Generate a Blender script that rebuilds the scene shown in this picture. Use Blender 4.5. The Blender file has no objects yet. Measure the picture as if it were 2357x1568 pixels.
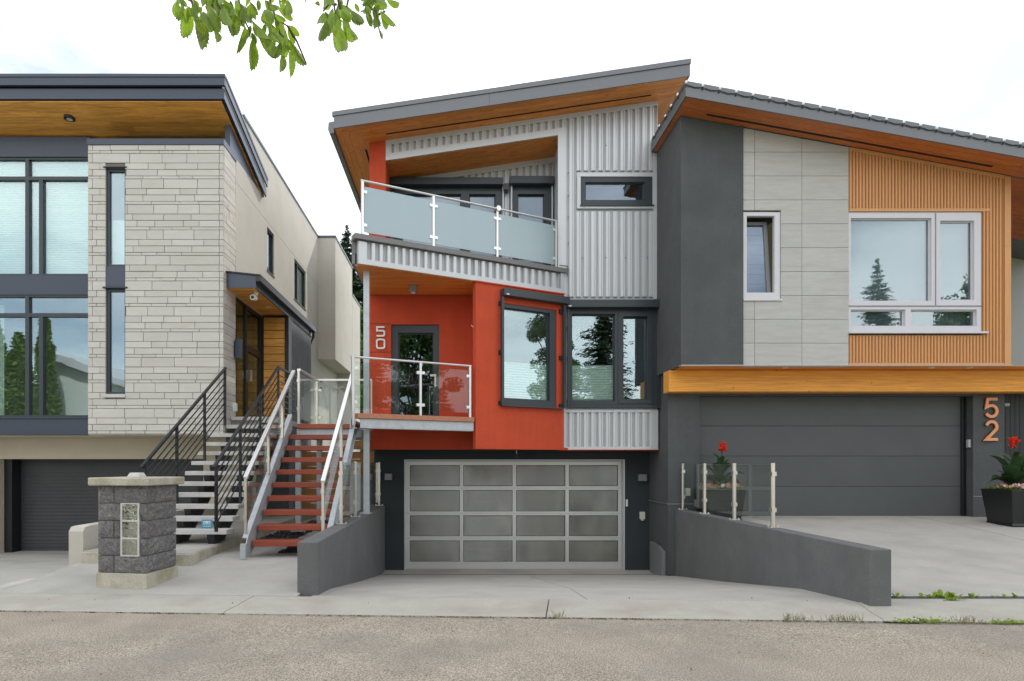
import bpy, bmesh, math, random
from mathutils import Vector, Matrix, noise
R = math.radians
random.seed(11)
SC = bpy.context.scene
COL = SC.collection

# ---------------------------------------------------------------- camera, sky, sun, exposure
EYE = 1.55; F = 1480.0; CX = 1056.0; CY = 1070.0      # focal length and principal point in survey units
def X(px, d): return (px - CX) * d / F
def Z(py, d): return EYE + (CY - py) * d / F
cam_d = bpy.data.cameras.new('camera'); cam = bpy.data.objects.new('camera', cam_d); COL.objects.link(cam)
cam.location = (0, 0, EYE); cam.rotation_euler = (R(90), 0, 0)
cam_d.sensor_width = 36; cam_d.lens = 36 * F / 2357
cam_d.shift_x = (1178.5 - CX) / 2357; cam_d.shift_y = (CY - 784) / 2357
cam_d.clip_start = 0.05; cam_d.clip_end = 900
SC.camera = cam
SUN_AZ = 20.6; SUN_EL = 43.5
w = bpy.data.worlds.new('World'); SC.world = w; w.use_nodes = True
nt = w.node_tree; nt.nodes.clear()
N = nt.nodes.new; L = nt.links.new
out = N('ShaderNodeOutputWorld'); bg = N('ShaderNodeBackground'); bg.inputs['Strength'].default_value = 0.12
sky = N('ShaderNodeTexSky'); sky.sky_type = 'NISHITA'; sky.sun_disc = False
sky.sun_elevation = R(SUN_EL); sky.sun_rotation = R(SUN_AZ); sky.altitude = 600
tc = N('ShaderNodeTexCoord'); mp = N('ShaderNodeMapping'); mp.inputs['Scale'].default_value = (1.0, 1.0, 2.6)
mp.inputs['Location'].default_value = (0.35, 0.1, 0.2)
ns = N('ShaderNodeTexNoise'); ns.inputs['Scale'].default_value = 1.7; ns.inputs['Detail'].default_value = 7; ns.inputs['Roughness'].default_value = .55
ramp = N('ShaderNodeValToRGB'); ramp.color_ramp.elements[0].position = .36; ramp.color_ramp.elements[0].color = (.22, .22, .22, 1)
ramp.color_ramp.elements[1].position = .54; ramp.color_ramp.elements[1].color = (1, 1, 1, 1)
mp2 = N('ShaderNodeMapping'); mp2.inputs['Scale'].default_value = (1.5, 1.5, 3.2); mp2.inputs['Location'].default_value = (3.1, 1.7, .4)
n2 = N('ShaderNodeTexNoise'); n2.inputs['Scale'].default_value = 2.2; n2.inputs['Detail'].default_value = 8
cr2 = N('ShaderNodeValToRGB'); cr2.color_ramp.elements[0].position = .33; cr2.color_ramp.elements[0].color = (9.2, 9.6, 10.2, 1)
cr2.color_ramp.elements[1].position = .66; cr2.color_ramp.elements[1].color = (13.4, 13.4, 13.4, 1)
mix = N('ShaderNodeMix'); mix.data_type = 'RGBA'
L(tc.outputs['Generated'], mp.inputs[0]); L(mp.outputs[0], ns.inputs[0]); L(ns.outputs['Fac'], ramp.inputs[0])
L(tc.outputs['Generated'], mp2.inputs[0]); L(mp2.outputs[0], n2.inputs[0]); L(n2.outputs['Fac'], cr2.inputs[0])
L(ramp.outputs[0], mix.inputs[0]); L(sky.outputs[0], mix.inputs[6]); L(cr2.outputs[0], mix.inputs[7])
L(mix.outputs[2], bg.inputs['Color']); L(bg.outputs[0], out.inputs[0])
sd = bpy.data.lights.new('sun', 'SUN'); sd.energy = 2.6; sd.angle = R(1.2); sd.color = (1, .95, .86)
sun = bpy.data.objects.new('sun', sd); COL.objects.link(sun); sun.location = (6, 20, 30)
sdir = Vector((math.sin(R(SUN_AZ)) * math.cos(R(SUN_EL)), math.cos(R(SUN_AZ)) * math.cos(R(SUN_EL)), math.sin(R(SUN_EL))))
sun.rotation_euler = sdir.to_track_quat('Z', 'Y').to_euler()
SC.view_settings.view_transform = 'Standard'; SC.view_settings.look = 'None'
SC.view_settings.gamma = 1; SC.view_settings.use_curve_mapping = False
SC.view_settings.exposure = 0.48
SC.render.engine = 'CYCLES'
SC.cycles.max_bounces = 10; SC.cycles.transparent_max_bounces = 16

# ---------------------------------------------------------------- helpers
def col(r, g, b):
    f = lambda c: ((c / 255 + .055) / 1.055) ** 2.4 if c / 255 > .04045 else c / 255 / 12.92
    return (f(r), f(g), f(b), 1)
def mat(name, c, rough=.6, metal=0, var=.1, nscale=6, stretch=(1, 1, 1), bump=0, bscale=60, rnd=0, c2=None, c2scale=3, c2amt=.5,
        knots=False, streak=0, spec=.5, coat=0, trans=0, speck=0):
    m = bpy.data.materials.new(name); m.use_nodes = True
    t = m.node_tree; p = t.nodes['Principled BSDF']; n = t.nodes.new; l = t.links.new
    p.inputs['Roughness'].default_value = rough; p.inputs['Metallic'].default_value = metal
    p.inputs['Specular IOR Level'].default_value = spec; p.inputs['Coat Weight'].default_value = coat
    tc = n('ShaderNodeTexCoord'); mp = n('ShaderNodeMapping'); mp.inputs['Scale'].default_value = stretch
    oi = n('ShaderNodeObjectInfo')
    l(tc.outputs['Object'], mp.inputs['Vector'])
    vec = mp.outputs[0]
    if rnd or knots:
        cx = n('ShaderNodeCombineXYZ'); ma = n('ShaderNodeMath'); ma.operation = 'MULTIPLY'; ma.inputs[1].default_value = 37
        l(oi.outputs['Random'], ma.inputs[0])
        for i in range(3): l(ma.outputs[0], cx.inputs[i])
        va = n('ShaderNodeVectorMath'); va.operation = 'ADD'; l(vec, va.inputs[0]); l(cx.outputs[0], va.inputs[1]); vec = va.outputs[0]
    nz = n('ShaderNodeTexNoise'); nz.inputs['Scale'].default_value = nscale; nz.inputs['Detail'].default_value = 8; nz.inputs['Roughness'].default_value = .62
    l(vec, nz.inputs['Vector'])
    mr = n('ShaderNodeMapRange'); mr.inputs['From Min'].default_value = .25; mr.inputs['From Max'].default_value = .75
    mr.inputs['To Min'].default_value = 1 - var; mr.inputs['To Max'].default_value = 1 + var; l(nz.outputs['Fac'], mr.inputs['Value'])
    hs = n('ShaderNodeHueSaturation'); hs.inputs['Color'].default_value = c
    cur = mr.outputs[0]
    def mul(a, b):
        q = n('ShaderNodeMath'); q.operation = 'MULTIPLY'; l(a, q.inputs[0]); l(b, q.inputs[1]); return q.outputs[0]
    if rnd:
        r = n('ShaderNodeMapRange'); r.inputs['To Min'].default_value = 1 - rnd; r.inputs['To Max'].default_value = 1 + rnd
        l(oi.outputs['Random'], r.inputs['Value']); cur = mul(cur, r.outputs[0])
    if streak:
        ms = n('ShaderNodeMapping'); ms.inputs['Scale'].default_value = (1, 1, .06); l(tc.outputs['Object'], ms.inputs[0])
        s = n('ShaderNodeTexNoise'); s.inputs['Scale'].default_value = 9; s.inputs['Detail'].default_value = 5; l(ms.outputs[0], s.inputs[0])
        r = n('ShaderNodeMapRange'); r.inputs['From Min'].default_value = .3; r.inputs['From Max'].default_value = .7
        r.inputs['To Min'].default_value = 1 - streak; r.inputs['To Max'].default_value = 1 + streak * .5
        l(s.outputs['Fac'], r.inputs['Value']); cur = mul(cur, r.outputs[0])
    if speck:
        s = n('ShaderNodeTexNoise'); s.inputs['Scale'].default_value = bscale; s.inputs['Detail'].default_value = 3; l(tc.outputs['Object'], s.inputs[0])
        r = n('ShaderNodeMapRange'); r.inputs['From Min'].default_value = .35; r.inputs['From Max'].default_value = .65
        r.inputs['To Min'].default_value = 1 - speck; r.inputs['To Max'].default_value = 1 + speck
        l(s.outputs['Fac'], r.inputs['Value']); cur = mul(cur, r.outputs[0])
    l(cur, hs.inputs['Value']); colout = hs.outputs[0]
    if c2:
        z = n('ShaderNodeTexNoise'); z.inputs['Scale'].default_value = c2scale; z.inputs['Detail'].default_value = 6; l(vec, z.inputs[0])
        r = n('ShaderNodeMapRange'); r.inputs['From Min'].default_value = .48; r.inputs['From Max'].default_value = .68
        r.inputs['To Max'].default_value = c2amt; l(z.outputs['Fac'], r.inputs['Value'])
        mx = n('ShaderNodeMix'); mx.data_type = 'RGBA'; mx.inputs[7].default_value = c2
        l(r.outputs[0], mx.inputs[0]); l(colout, mx.inputs[6]); colout = mx.outputs[2]
    if knots:
        vo = n('ShaderNodeTexVoronoi'); vo.inputs['Scale'].default_value = 4.5
        kv = n('ShaderNodeVectorMath'); kv.operation = 'ADD'; l(tc.outputs['Object'], kv.inputs[0]); l(cx.outputs[0], kv.inputs[1])
        l(kv.outputs[0], vo.inputs['Vector'])
        r = n('ShaderNodeMapRange'); r.inputs['From Min'].default_value = .04; r.inputs['From Max'].default_value = .10
        r.inputs['To Min'].default_value = .8; r.inputs['To Max'].default_value = 0; l(vo.outputs['Distance'], r.inputs['Value'])
        mx = n('ShaderNodeMix'); mx.data_type = 'RGBA'; mx.inputs[7].default_value = (c[0] * .25, c[1] * .2, c[2] * .2, 1)
        l(r.outputs[0], mx.inputs[0]); l(colout, mx.inputs[6]); colout = mx.outputs[2]
    l(colout, p.inputs['Base Color'])
    if bump:
        b = n('ShaderNodeBump'); b.inputs['Strength'].default_value = bump; b.inputs['Distance'].default_value = .01
        z = n('ShaderNodeTexNoise'); z.inputs['Scale'].default_value = bscale; z.inputs['Detail'].default_value = 4; l(tc.outputs['Object'], z.inputs[0])
        l(z.outputs['Fac'], b.inputs['Height']); l(b.outputs[0], p.inputs['Normal'])
    if trans:
        tr = n('ShaderNodeBsdfTranslucent'); l(colout, tr.inputs[0]); ms = n('ShaderNodeMixShader'); ms.inputs[0].default_value = trans
        l(p.outputs[0], ms.inputs[1]); l(tr.outputs[0], ms.inputs[2]); l(ms.outputs[0], t.nodes['Material Output'].inputs[0])
    return m
def glass(name, tint, refl=.12, rough=0, gl=(1, 1, 1, 1)):
    m = bpy.data.materials.new(name); m.use_nodes = True; t = m.node_tree; t.nodes.clear(); n = t.nodes.new; l = t.links.new
    o = n('ShaderNodeOutputMaterial'); tr = n('ShaderNodeBsdfTransparent'); tr.inputs[0].default_value = tint
    g = n('ShaderNodeBsdfGlossy'); g.inputs['Roughness'].default_value = rough; g.inputs[0].default_value = gl
    ge = n('ShaderNodeNewGeometry'); dp = n('ShaderNodeVectorMath'); dp.operation = 'DOT_PRODUCT'; l(ge.outputs['Normal'], dp.inputs[0]); l(ge.outputs['Incoming'], dp.inputs[1])
    ab = n('ShaderNodeMath'); ab.operation = 'ABSOLUTE'; l(dp.outputs['Value'], ab.inputs[0])
    om = n('ShaderNodeMath'); om.operation = 'SUBTRACT'; om.inputs[0].default_value = 1; l(ab.outputs[0], om.inputs[1])
    pw = n('ShaderNodeMath'); pw.operation = 'POWER'; pw.inputs[1].default_value = 5; l(om.outputs[0], pw.inputs[0])
    ma = n('ShaderNodeMath'); ma.operation = 'MULTIPLY_ADD'; ma.inputs[1].default_value = .9 - refl; ma.inputs[2].default_value = refl; ma.use_clamp = True; l(pw.outputs[0], ma.inputs[0])
    tcn = n('ShaderNodeTexCoord'); nz = n('ShaderNodeTexNoise'); nz.inputs['Scale'].default_value = 1.1; l(tcn.outputs['Object'], nz.inputs[0])
    b = n('ShaderNodeBump'); b.inputs['Strength'].default_value = .05; b.inputs['Distance'].default_value = .05; l(nz.outputs['Fac'], b.inputs['Height'])
    if refl > .1: l(b.outputs[0], g.inputs['Normal'])
    mx = n('ShaderNodeMixShader'); l(ma.outputs[0], mx.inputs[0]); l(tr.outputs[0], mx.inputs[1]); l(g.outputs[0], mx.inputs[2]); l(mx.outputs[0], o.inputs[0])
    return m

class MB:
    def __init__(s): s.v = []; s.f = []
    def add(s, vs, fs):
        n = len(s.v); s.v += [tuple(v) for v in vs]; s.f += [tuple(i + n for i in f) for f in fs]; return s
    def hexa(s, a, b):
        return s.add(list(a) + list(b), [(3, 2, 1, 0), (4, 5, 6, 7), (0, 1, 5, 4), (1, 2, 6, 5), (2, 3, 7, 6), (3, 0, 4, 7)])
    def box(s, x0, x1, y0, y1, z0, z1):
        q = [(x0, y0), (x1, y0), (x1, y1), (x0, y1)]
        return s.hexa([(x, y, z0) for x, y in q], [(x, y, z1) for x, y in q])
    def prism(s, poly, a, b, ax='y'):
        k = len(poly)
        g = {'y': lambda p, t: (p[0], t, p[1]), 'x': lambda p, t: (t, p[0], p[1]), 'z': lambda p, t: (p[0], p[1], t)}[ax]
        return s.add([g(p, a) for p in poly] + [g(p, b) for p in poly],
                     [tuple(range(k))[::-1], tuple(range(k, 2 * k))] + [(i, (i + 1) % k, k + (i + 1) % k, k + i) for i in range(k)])
    def bar(s, p, q, w, h, up=(0, 0, 1)):
        p = Vector(p); q = Vector(q); d = (q - p).normalized(); u = Vector(up)
        if abs(d.dot(u)) > .99: u = Vector((0, 1, 0))
        a = d.cross(u).normalized() * w / 2; b = a.normalized().cross(d).normalized() * h / 2
        return s.hexa([p - a - b, p + a - b, p + a + b, p - a + b], [q - a - b, q + a - b, q + a + b, q - a + b])
    def tube(s, pts, r, n=8, cap=True):
        pts = [Vector(p) for p in pts]; k = len(pts); rr = r if isinstance(r, (list, tuple)) else [r] * k
        base = len(s.v)
        for i, p in enumerate(pts):
            d = (pts[min(i + 1, k - 1)] - pts[max(i - 1, 0)]).normalized()
            u = Vector((0, 0, 1)) if abs(d.z) < .9 else Vector((1, 0, 0))
            a = d.cross(u).normalized(); b = a.cross(d).normalized()
            for j in range(n):
                t = 2 * math.pi * j / n; s.v.append(tuple(p + (a * math.cos(t) + b * math.sin(t)) * rr[i]))
        for i in range(k - 1):
            for j in range(n):
                s.f.append((base + i * n + j, base + i * n + (j + 1) % n, base + (i + 1) * n + (j + 1) % n, base + (i + 1) * n + j))
        if cap:
            s.f.append(tuple(base + j for j in range(n))[::-1]); s.f.append(tuple(base + (k - 1) * n + j for j in range(n)))
        return s
    def wall(s, x0, x1, z0, z1, holes, d0, d1):
        xs = sorted({x0, x1} | {h[i] for h in holes for i in (0, 1) if x0 < h[i] < x1})
        zs = sorted({z0, z1} | {h[i] for h in holes for i in (2, 3) if z0 < h[i] < z1})
        inh = lambda a, b: any(h[0] < a < h[1] and h[2] < b < h[3] for h in holes)
        for i in range(len(xs) - 1):
            j = 0
            while j < len(zs) - 1:
                if inh((xs[i] + xs[i + 1]) / 2, (zs[j] + zs[j + 1]) / 2): j += 1; continue
                k = j
                while k + 1 < len(zs) - 1 and not inh((xs[i] + xs[i + 1]) / 2, (zs[k + 1] + zs[k + 2]) / 2): k += 1
                s.box(xs[i], xs[i + 1], d0, d1, zs[j], zs[k + 1]); j = k + 1
        return s
def wpos(o):
    v = Vector((0, 0, 0))
    while o: v += o.location; o = o.parent
    return v
def build(mb, name, m, parent=None, bevel=0, smooth=False, label=None, cat=None, group=None, kind=None, origin=None):
    me = bpy.data.meshes.new(name)
    off = wpos(parent) if parent else Vector(origin or (0, 0, 0))
    me.from_pydata([tuple(Vector(v) - off) for v in mb.v], [], mb.f)
    bm = bmesh.new(); bm.from_mesh(me)
    bmesh.ops.recalc_face_normals(bm, faces=bm.faces)
    if bevel: bmesh.ops.bevel(bm, geom=list(bm.edges), offset=bevel, segments=1, affect='EDGES')
    bm.to_mesh(me); bm.free()
    if smooth: me.polygons.foreach_set('use_smooth', [True] * len(me.polygons))
    if isinstance(m, (list, tuple)):
        for q in m: me.materials.append(q)
    else: me.materials.append(m)
    o = bpy.data.objects.new(name, me); COL.objects.link(o); o.parent = parent
    if not parent: o.location = off
    return tag(o, label, cat, group, kind)
def tag(o, label=None, cat=None, group=None, kind=None):
    if label: o['label'] = label
    if cat: o['category'] = cat
    if group: o['group'] = group
    if kind: o['kind'] = kind
    return o
def thing(name, loc, label, cat, group=None):
    o = bpy.data.objects.new(name, None); COL.objects.link(o); o.location = loc; o.empty_display_size = .2
    return tag(o, label, cat, group)
def part(o, ch, name, m, **k): return build(ch, name, m, o, **k)
def B(*a): return MB().box(*a)
def copy_obj(o, parent, loc, rot=None, scale=None):
    c = o.copy(); COL.objects.link(c); c.parent = parent; c.location = loc
    if rot is not None: c.rotation_euler = rot
    if scale is not None: c.scale = scale
    return c
def stroke(pts, w, closed=False):
    """outline polygon of a stroked 2-D polyline"""
    n = len(pts); Lf = []; Rt = []
    for i in range(n):
        p = Vector(pts[i]); a = Vector(pts[i - 1]) if (i or closed) else None; b = Vector(pts[(i + 1) % n]) if (i < n - 1 or closed) else None
        d1 = (p - a).normalized() if a is not None else (b - p).normalized(); d2 = (b - p).normalized() if b is not None else d1
        n1 = Vector((-d1.y, d1.x)); n2 = Vector((-d2.y, d2.x)); mtr = (n1 + n2).normalized(); k = w / 2 / max(.35, mtr.dot(n1))
        Lf.append(p + mtr * k); Rt.append(p - mtr * k)
    return Lf, Rt
def stroke_mesh(pts, w, y0, y1, closed=False):
    Lf, Rt = stroke(pts, w, closed); mb = MB(); n = len(pts)
    for i in range(n if closed else n - 1):
        j = (i + 1) % n; q = [Lf[i], Lf[j], Rt[j], Rt[i]]
        mb.hexa([(p.x, y0, p.y) for p in q], [(p.x, y1, p.y) for p in q])
    return mb
def arc(cx, cz, r, a0, a1, n=14): return [(cx + r * math.cos(R(a0 + (a1 - a0) * i / n)), cz + r * math.sin(R(a0 + (a1 - a0) * i / n))) for i in range(n + 1)]

# ---------------------------------------------------------------- materials
M = {}
M['asphalt'] = mat('asphalt', (.375, .325, .26, 1), .95, var=.16, nscale=1.6, bump=.9, bscale=90, speck=.55, c2=(.27, .25, .22, 1), c2scale=.7, c2amt=.7)
M['asphalt'].node_tree.nodes['Principled BSDF'].inputs['Specular IOR Level'].default_value = .2
M['concrete'] = mat('concrete', (.44, .425, .385, 1), .85, var=.08, nscale=2.5, bump=.2, bscale=90, c2=(.33, .32, .295, 1), c2scale=1.3, c2amt=.55, speck=.09)
M['concrete_kerb'] = mat('kerb_concrete', (.43, .41, .355, 1), .9, var=.08, nscale=4, bump=.25, bscale=110, c2=(.34, .30, .25, 1), c2scale=1.6, c2amt=.6, speck=.12)
M['concrete_old'] = mat('weathered_concrete', (.46, .43, .35, 1), .9, var=.12, nscale=5, bump=.5, bscale=70, c2=(.27, .24, .13, 1), c2scale=3, c2amt=.7, speck=.15)
M['concrete_pale'] = mat('pale_tread_concrete', (.56, .545, .515, 1), .8, var=.08, nscale=7, bump=.1, bscale=80, c2=(.4, .38, .35, 1), c2scale=5, c2amt=.4)
M['stone'] = mat('limestone', (.57, .55, .50, 1), .85, var=.06, nscale=3, stretch=(1, 1, 2.5), bump=.25, bscale=35, rnd=.06, c2=(.50, .46, .39, 1), c2scale=1.1, c2amt=.35)
M['mortar'] = mat('mortar', (.2, .19, .18, 1), .9, var=.1)
M['navy_metal'] = mat('blue_black_metal', (.042, .056, .085, 1), .38, 0, var=.05, nscale=2, coat=.1)
M['black_metal'] = mat('black_metal', (.016, .017, .02, 1), .4, var=.1, nscale=4)
M['anthracite'] = mat('anthracite_frame', (.036, .046, .054, 1), .35, var=.04)
M['stucco'] = mat('cream_stucco', (.53, .50, .435, 1), .92, var=.06, nscale=1.5, bump=.35, bscale=140, c2=(.48, .445, .385, 1), c2scale=.8, c2amt=.5)
M['stucco_beige'] = mat('beige_stucco', (.64, .57, .45, 1), .92, var=.05, nscale=1.5, bump=.3, bscale=140)
M['red'] = mat('red_stucco', (.58, .074, .026, 1), .85, var=.12, nscale=2.2, streak=.07, speck=.05, bump=.6, bscale=60, c2=(.52, .066, .022, 1), c2scale=1.1, c2amt=.6)
M['dark_stucco'] = mat('charcoal_stucco', (.088, .094, .096, 1), .9, var=.11, nscale=2.5, speck=.10, streak=.05, bump=.6, bscale=55, c2=(.07, .074, .076, 1), c2scale=1.2, c2amt=.7)
M['garage_stucco'] = mat('slate_stucco', (.034, .042, .046, 1), .88, var=.1, nscale=2, bump=.4, bscale=150)
M['grey_stucco'] = mat('grey_stucco', (.19, .20, .215, 1), .9, var=.13, nscale=3, bump=.4, bscale=120)
M['wall_stucco'] = mat('retaining_wall_render', (.14, .142, .142, 1), .9, var=.14, nscale=3, speck=.1, bump=.6, bscale=60, c2=(.12, .122, .122, 1), c2scale=.9, c2amt=.8, streak=.05)
M['neighbour'] = mat('pale_grey_render', (.42, .43, .42, 1), .9, var=.04, nscale=1)
M['silver'] = mat('galvalume_siding', (.61, .625, .64, 1), .42, .35, var=.04, nscale=2, stretch=(3, 3, .3), rnd=.04)
M['silver_groove_shade'] = mat('galvalume_shaded_pan', (.44, .45, .45, 1), .5, .3, var=.05, nscale=2)  # same siding metal, darkened to paint in the shade of the grooves
M['silver_trim'] = mat('galvalume_trim', (.58, .595, .605, 1), .42, .3, var=.03, nscale=2)
M['roof_metal'] = mat('grey_roof_metal', (.165, .17, .178, 1), .4, .3, var=.04, nscale=2)
M['cap_metal'] = mat('taupe_cap_metal', (.19, .185, .18, 1), .45, .2, var=.05, nscale=3)
M['galv'] = mat('galvanised_steel', (.5, .53, .55, 1), .5, .45, var=.14, nscale=18, c2=(.38, .4, .41, 1), c2scale=9, c2amt=.6)
M['steel'] = mat('brushed_stainless', (.66, .62, .56, 1), .28, .95, var=.06, nscale=10)
M['steel_bright'] = mat('satin_handrail', (.74, .74, .73, 1), .32, .8, var=.03, nscale=5)
M['cedar'] = mat('stained_cedar', (.74, .27, .052, 1), .55, var=.22, nscale=5, stretch=(1, 9, 9), rnd=.12, knots=True, c2=(.46, .14, .03, 1), c2scale=1.5, c2amt=.6)
M['cedar_y'] = mat('stained_cedar_lengthways', (.74, .27, .052, 1), .55, var=.22, nscale=5, stretch=(9, 1, 9), rnd=.12, knots=True)
M['cedar_red'] = mat('red_brown_cedar', (.50, .15, .036, 1), .55, var=.22, nscale=5, stretch=(1, 9, 9), rnd=.12, knots=True, c2=(.40, .10, .025, 1), c2scale=1.5, c2amt=.6)
M['cedar_gold'] = mat('golden_cedar', (.86, .41, .085, 1), .55, var=.25, nscale=4, stretch=(1, 10, 10), rnd=.2, c2=(.5, .22, .05, 1), c2scale=1.2, c2amt=.7)
M['beam'] = mat('golden_glulam', (.88, .385, .05, 1), .5, var=.38, nscale=4, stretch=(.5, 12, 14), rnd=.06, knots=True, c2=(.68, .27, .03, 1), c2scale=2, c2amt=.5)
M['tread_red'] = mat('red_stained_timber', (.28, .05, .022, 1), .5, var=.25, nscale=4, stretch=(1, 8, 12), rnd=.1, c2=(.18, .035, .012, 1), c2scale=2, c2amt=.6, coat=.1)
M['deck_wood'] = mat('pinkish_deck_board', (.47, .2, .115, 1), .65, var=.2, nscale=4, stretch=(1, 8, 10), rnd=.05, knots=True)
M['fence_wood'] = mat('fence_board', (.40, .2, .065, 1), .7, var=.3, nscale=4, stretch=(1, 8, 12), rnd=.15, knots=True)
M['tile'] = mat('pale_tile', (.47, .465, .435, 1), .7, var=.09, nscale=3.5, stretch=(1, 1, 7), rnd=.035, c2=(.41, .40, .37, 1), c2scale=1.6, c2amt=.6)
M['tan'] = mat('tan_siding', (.60, .30, .115, 1), .5, var=.04, nscale=2, rnd=.03)
M['white'] = mat('white_frame', (.62, .61, .64, 1), .4, var=.02)
M['garage_dark'] = mat('dark_grey_door', (.075, .08, .082, 1), .5, var=.1, nscale=1.6, bump=.05, bscale=200, rnd=.05)
M['garage_left'] = mat('ribbed_black_door', (.050, .053, .056, 1), .5, var=.15, nscale=2)
M['alu'] = mat('satin_aluminium', (.62, .62, .59, 1), .42, .45, var=.03, nscale=3)
M['interior'] = mat('interior_paint', (.10, .10, .10, 1), .9, var=.1)
M['interior_pale'] = mat('interior_pale_wall', (.28, .27, .25, 1), .9, var=.1)
M['blind'] = mat('pale_blind', (.74, .80, .76, 1), .8, var=.03)
M['blind_grey'] = mat('grey_roller_blind', (.33, .36, .36, 1), .8, var=.04)
M['block'] = mat('split_face_block', (.155, .15, .147, 1), .95, var=.28, nscale=14, bump=1, bscale=45, rnd=.12, speck=.3)
M['copper'] = mat('copper_numeral', (.78, .32, .14, 1), .45, .1, var=.03)
M['numeral_white'] = mat('white_numeral', (.75, .74, .72, 1), .4, .2, var=.03)
M['black_side'] = mat('black_backing', (.01, .01, .01, 1), .5, var=0)
M['pot'] = mat('gloss_black_pot', (.012, .013, .014, 1), .3, var=.1)
M['moss'] = mat('kerb_moss', (.11, .10, .05, 1), 1, var=.5, nscale=20, c2=(.05, .045, .03, 1), c2scale=8, c2amt=.8)
M['soil'] = mat('soil', (.03, .02, .015, 1), 1, var=.3)
M['gravel'] = mat('black_gravel', (.022, .024, .03, 1), .45, var=.5, nscale=30)
M['white_plastic'] = mat('white_plastic', (.75, .75, .72, 1), .4, var=.02)
M['cream_plastic'] = mat('cream_plastic', (.62, .62, .52, 1), .4, var=.02)
M['lamp_grey'] = mat('grey_lamp_housing', (.24, .245, .25, 1), .4, .2, var=.03)
M['bulb'] = mat('unlit_white_bulb', (.8, .8, .76, 1), .2, var=.0, coat=.5)
M['blue'] = mat('sign_blue', (.02, .30, .58, 1), .4, var=.02)
M['yellow'] = mat('sign_yellow', (.75, .65, .08, 1), .5, var=.02)
M['ladder'] = mat('yellow_fibreglass', (.85, .62, .04, 1), .5, var=.05)
M['rust'] = mat('rusty_iron', (.12, .075, .06, 1), .7, var=.3, nscale=30)
M['grate'] = mat('drain_grate', (.18, .185, .19, 1), .5, .4, var=.1)
M['dark_gap'] = mat('dark_joint', (.012, .012, .012, 1), 1, var=0)
M['grass'] = mat('lawn_grass', (.05, .09, .02, 1), .9, var=.4, nscale=3)
M['bark'] = mat('bark', (.09, .065, .05, 1), .95, var=.4, nscale=12, stretch=(3, 3, .6), bump=.8, bscale=25)
M['spruce'] = mat('spruce_needles', (.07, .11, .055, 1), .9, var=.5, nscale=1.5, trans=.15)
M['leaf'] = mat('elm_leaf', (.18, .30, .02, 1), .45, var=.35, nscale=9, rnd=.45, trans=.5, c2=(.36, .42, .03, 1), c2scale=12, c2amt=.6)
M['leaf_tree'] = mat('tree_leaves', (.10, .17, .04, 1), .8, var=.5, nscale=1.2, trans=.35)
M['cedar_hedge'] = mat('cedar_hedge', (.13, .21, .035, 1), .9, var=.5, nscale=2.5, trans=.15)
M['weed'] = mat('weed_leaf', (.25, .36, .03, 1), .6, var=.35, nscale=15, trans=.3)
M['dry_grass'] = mat('dry_grass', (.28, .27, .10, 1), .8, var=.35, nscale=15, trans=.3)
M['canna'] = mat('canna_leaf', (.035, .09, .03, 1), .4, var=.4, nscale=6, trans=.25, rnd=.3, c2=(.05, .02, .025, 1), c2scale=6, c2amt=.7)
M['canna_flower'] = mat('orange_red_petal', (.85, .06, .02, 1), .5, var=.2, trans=.4)
M['pink'] = mat('pink_petal', (.8, .28, .38, 1), .5, var=.3, nscale=20, trans=.3)
M['white_petal'] = mat('white_petal', (.8, .8, .75, 1), .5, var=.1, trans=.3)
M['stain'] = mat('tar_patch', (.15, .14, .125, 1), .9, var=.2)
M['pane'] = glass('window_glass', (.91, .96, .94, 1), .21, gl=(.80, .95, 1, 1))
M['pane_sky'] = glass('window_glass_bright', (.80, .86, .86, 1), .18, gl=(.86, .95, 1, 1))
M['pane_dark'] = glass('dark_window_glass', (.62, .68, .70, 1), .16, gl=(.75, .86, 1, 1))
M['pane_clear'] = glass('rail_glass', (.92, .955, .94, 1), .035, gl=(1, 1, 1, 1))
M['pane_green'] = glass('green_door_glass', (.62, .76, .62, 1), .07)
M['garage_pane'] = None
def frosted():
    m = bpy.data.materials.new('frosted_glass'); m.use_nodes = True; t = m.node_tree; t.nodes.clear(); n = t.nodes.new; l = t.links.new
    o = n('ShaderNodeOutputMaterial'); d = n('ShaderNodeBsdfDiffuse'); d.inputs[0].default_value = (.47, .61, .63, 1)
    tr = n('ShaderNodeBsdfTranslucent'); tr.inputs[0].default_value = (.40, .56, .60, 1)
    g = n('ShaderNodeBsdfGlossy'); g.inputs['Roughness'].default_value = .25; g.inputs[0].default_value = (.9, .95, 1, 1)
    a = n('ShaderNodeMixShader'); a.inputs[0].default_value = .4; l(d.outputs[0], a.inputs[1]); l(tr.outputs[0], a.inputs[2])
    tp = n('ShaderNodeBsdfTransparent'); tp.inputs[0].default_value = (.6, .75, .78, 1)
    e = n('ShaderNodeMixShader'); e.inputs[0].default_value = .2; l(a.outputs[0], e.inputs[1]); l(tp.outputs[0], e.inputs[2])
    b = n('ShaderNodeMixShader'); b.inputs[0].default_value = .13; l(e.outputs[0], b.inputs[1]); l(g.outputs[0], b.inputs[2]); l(b.outputs[0], o.inputs[0]); return m
M['frosted'] = frosted()
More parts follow.
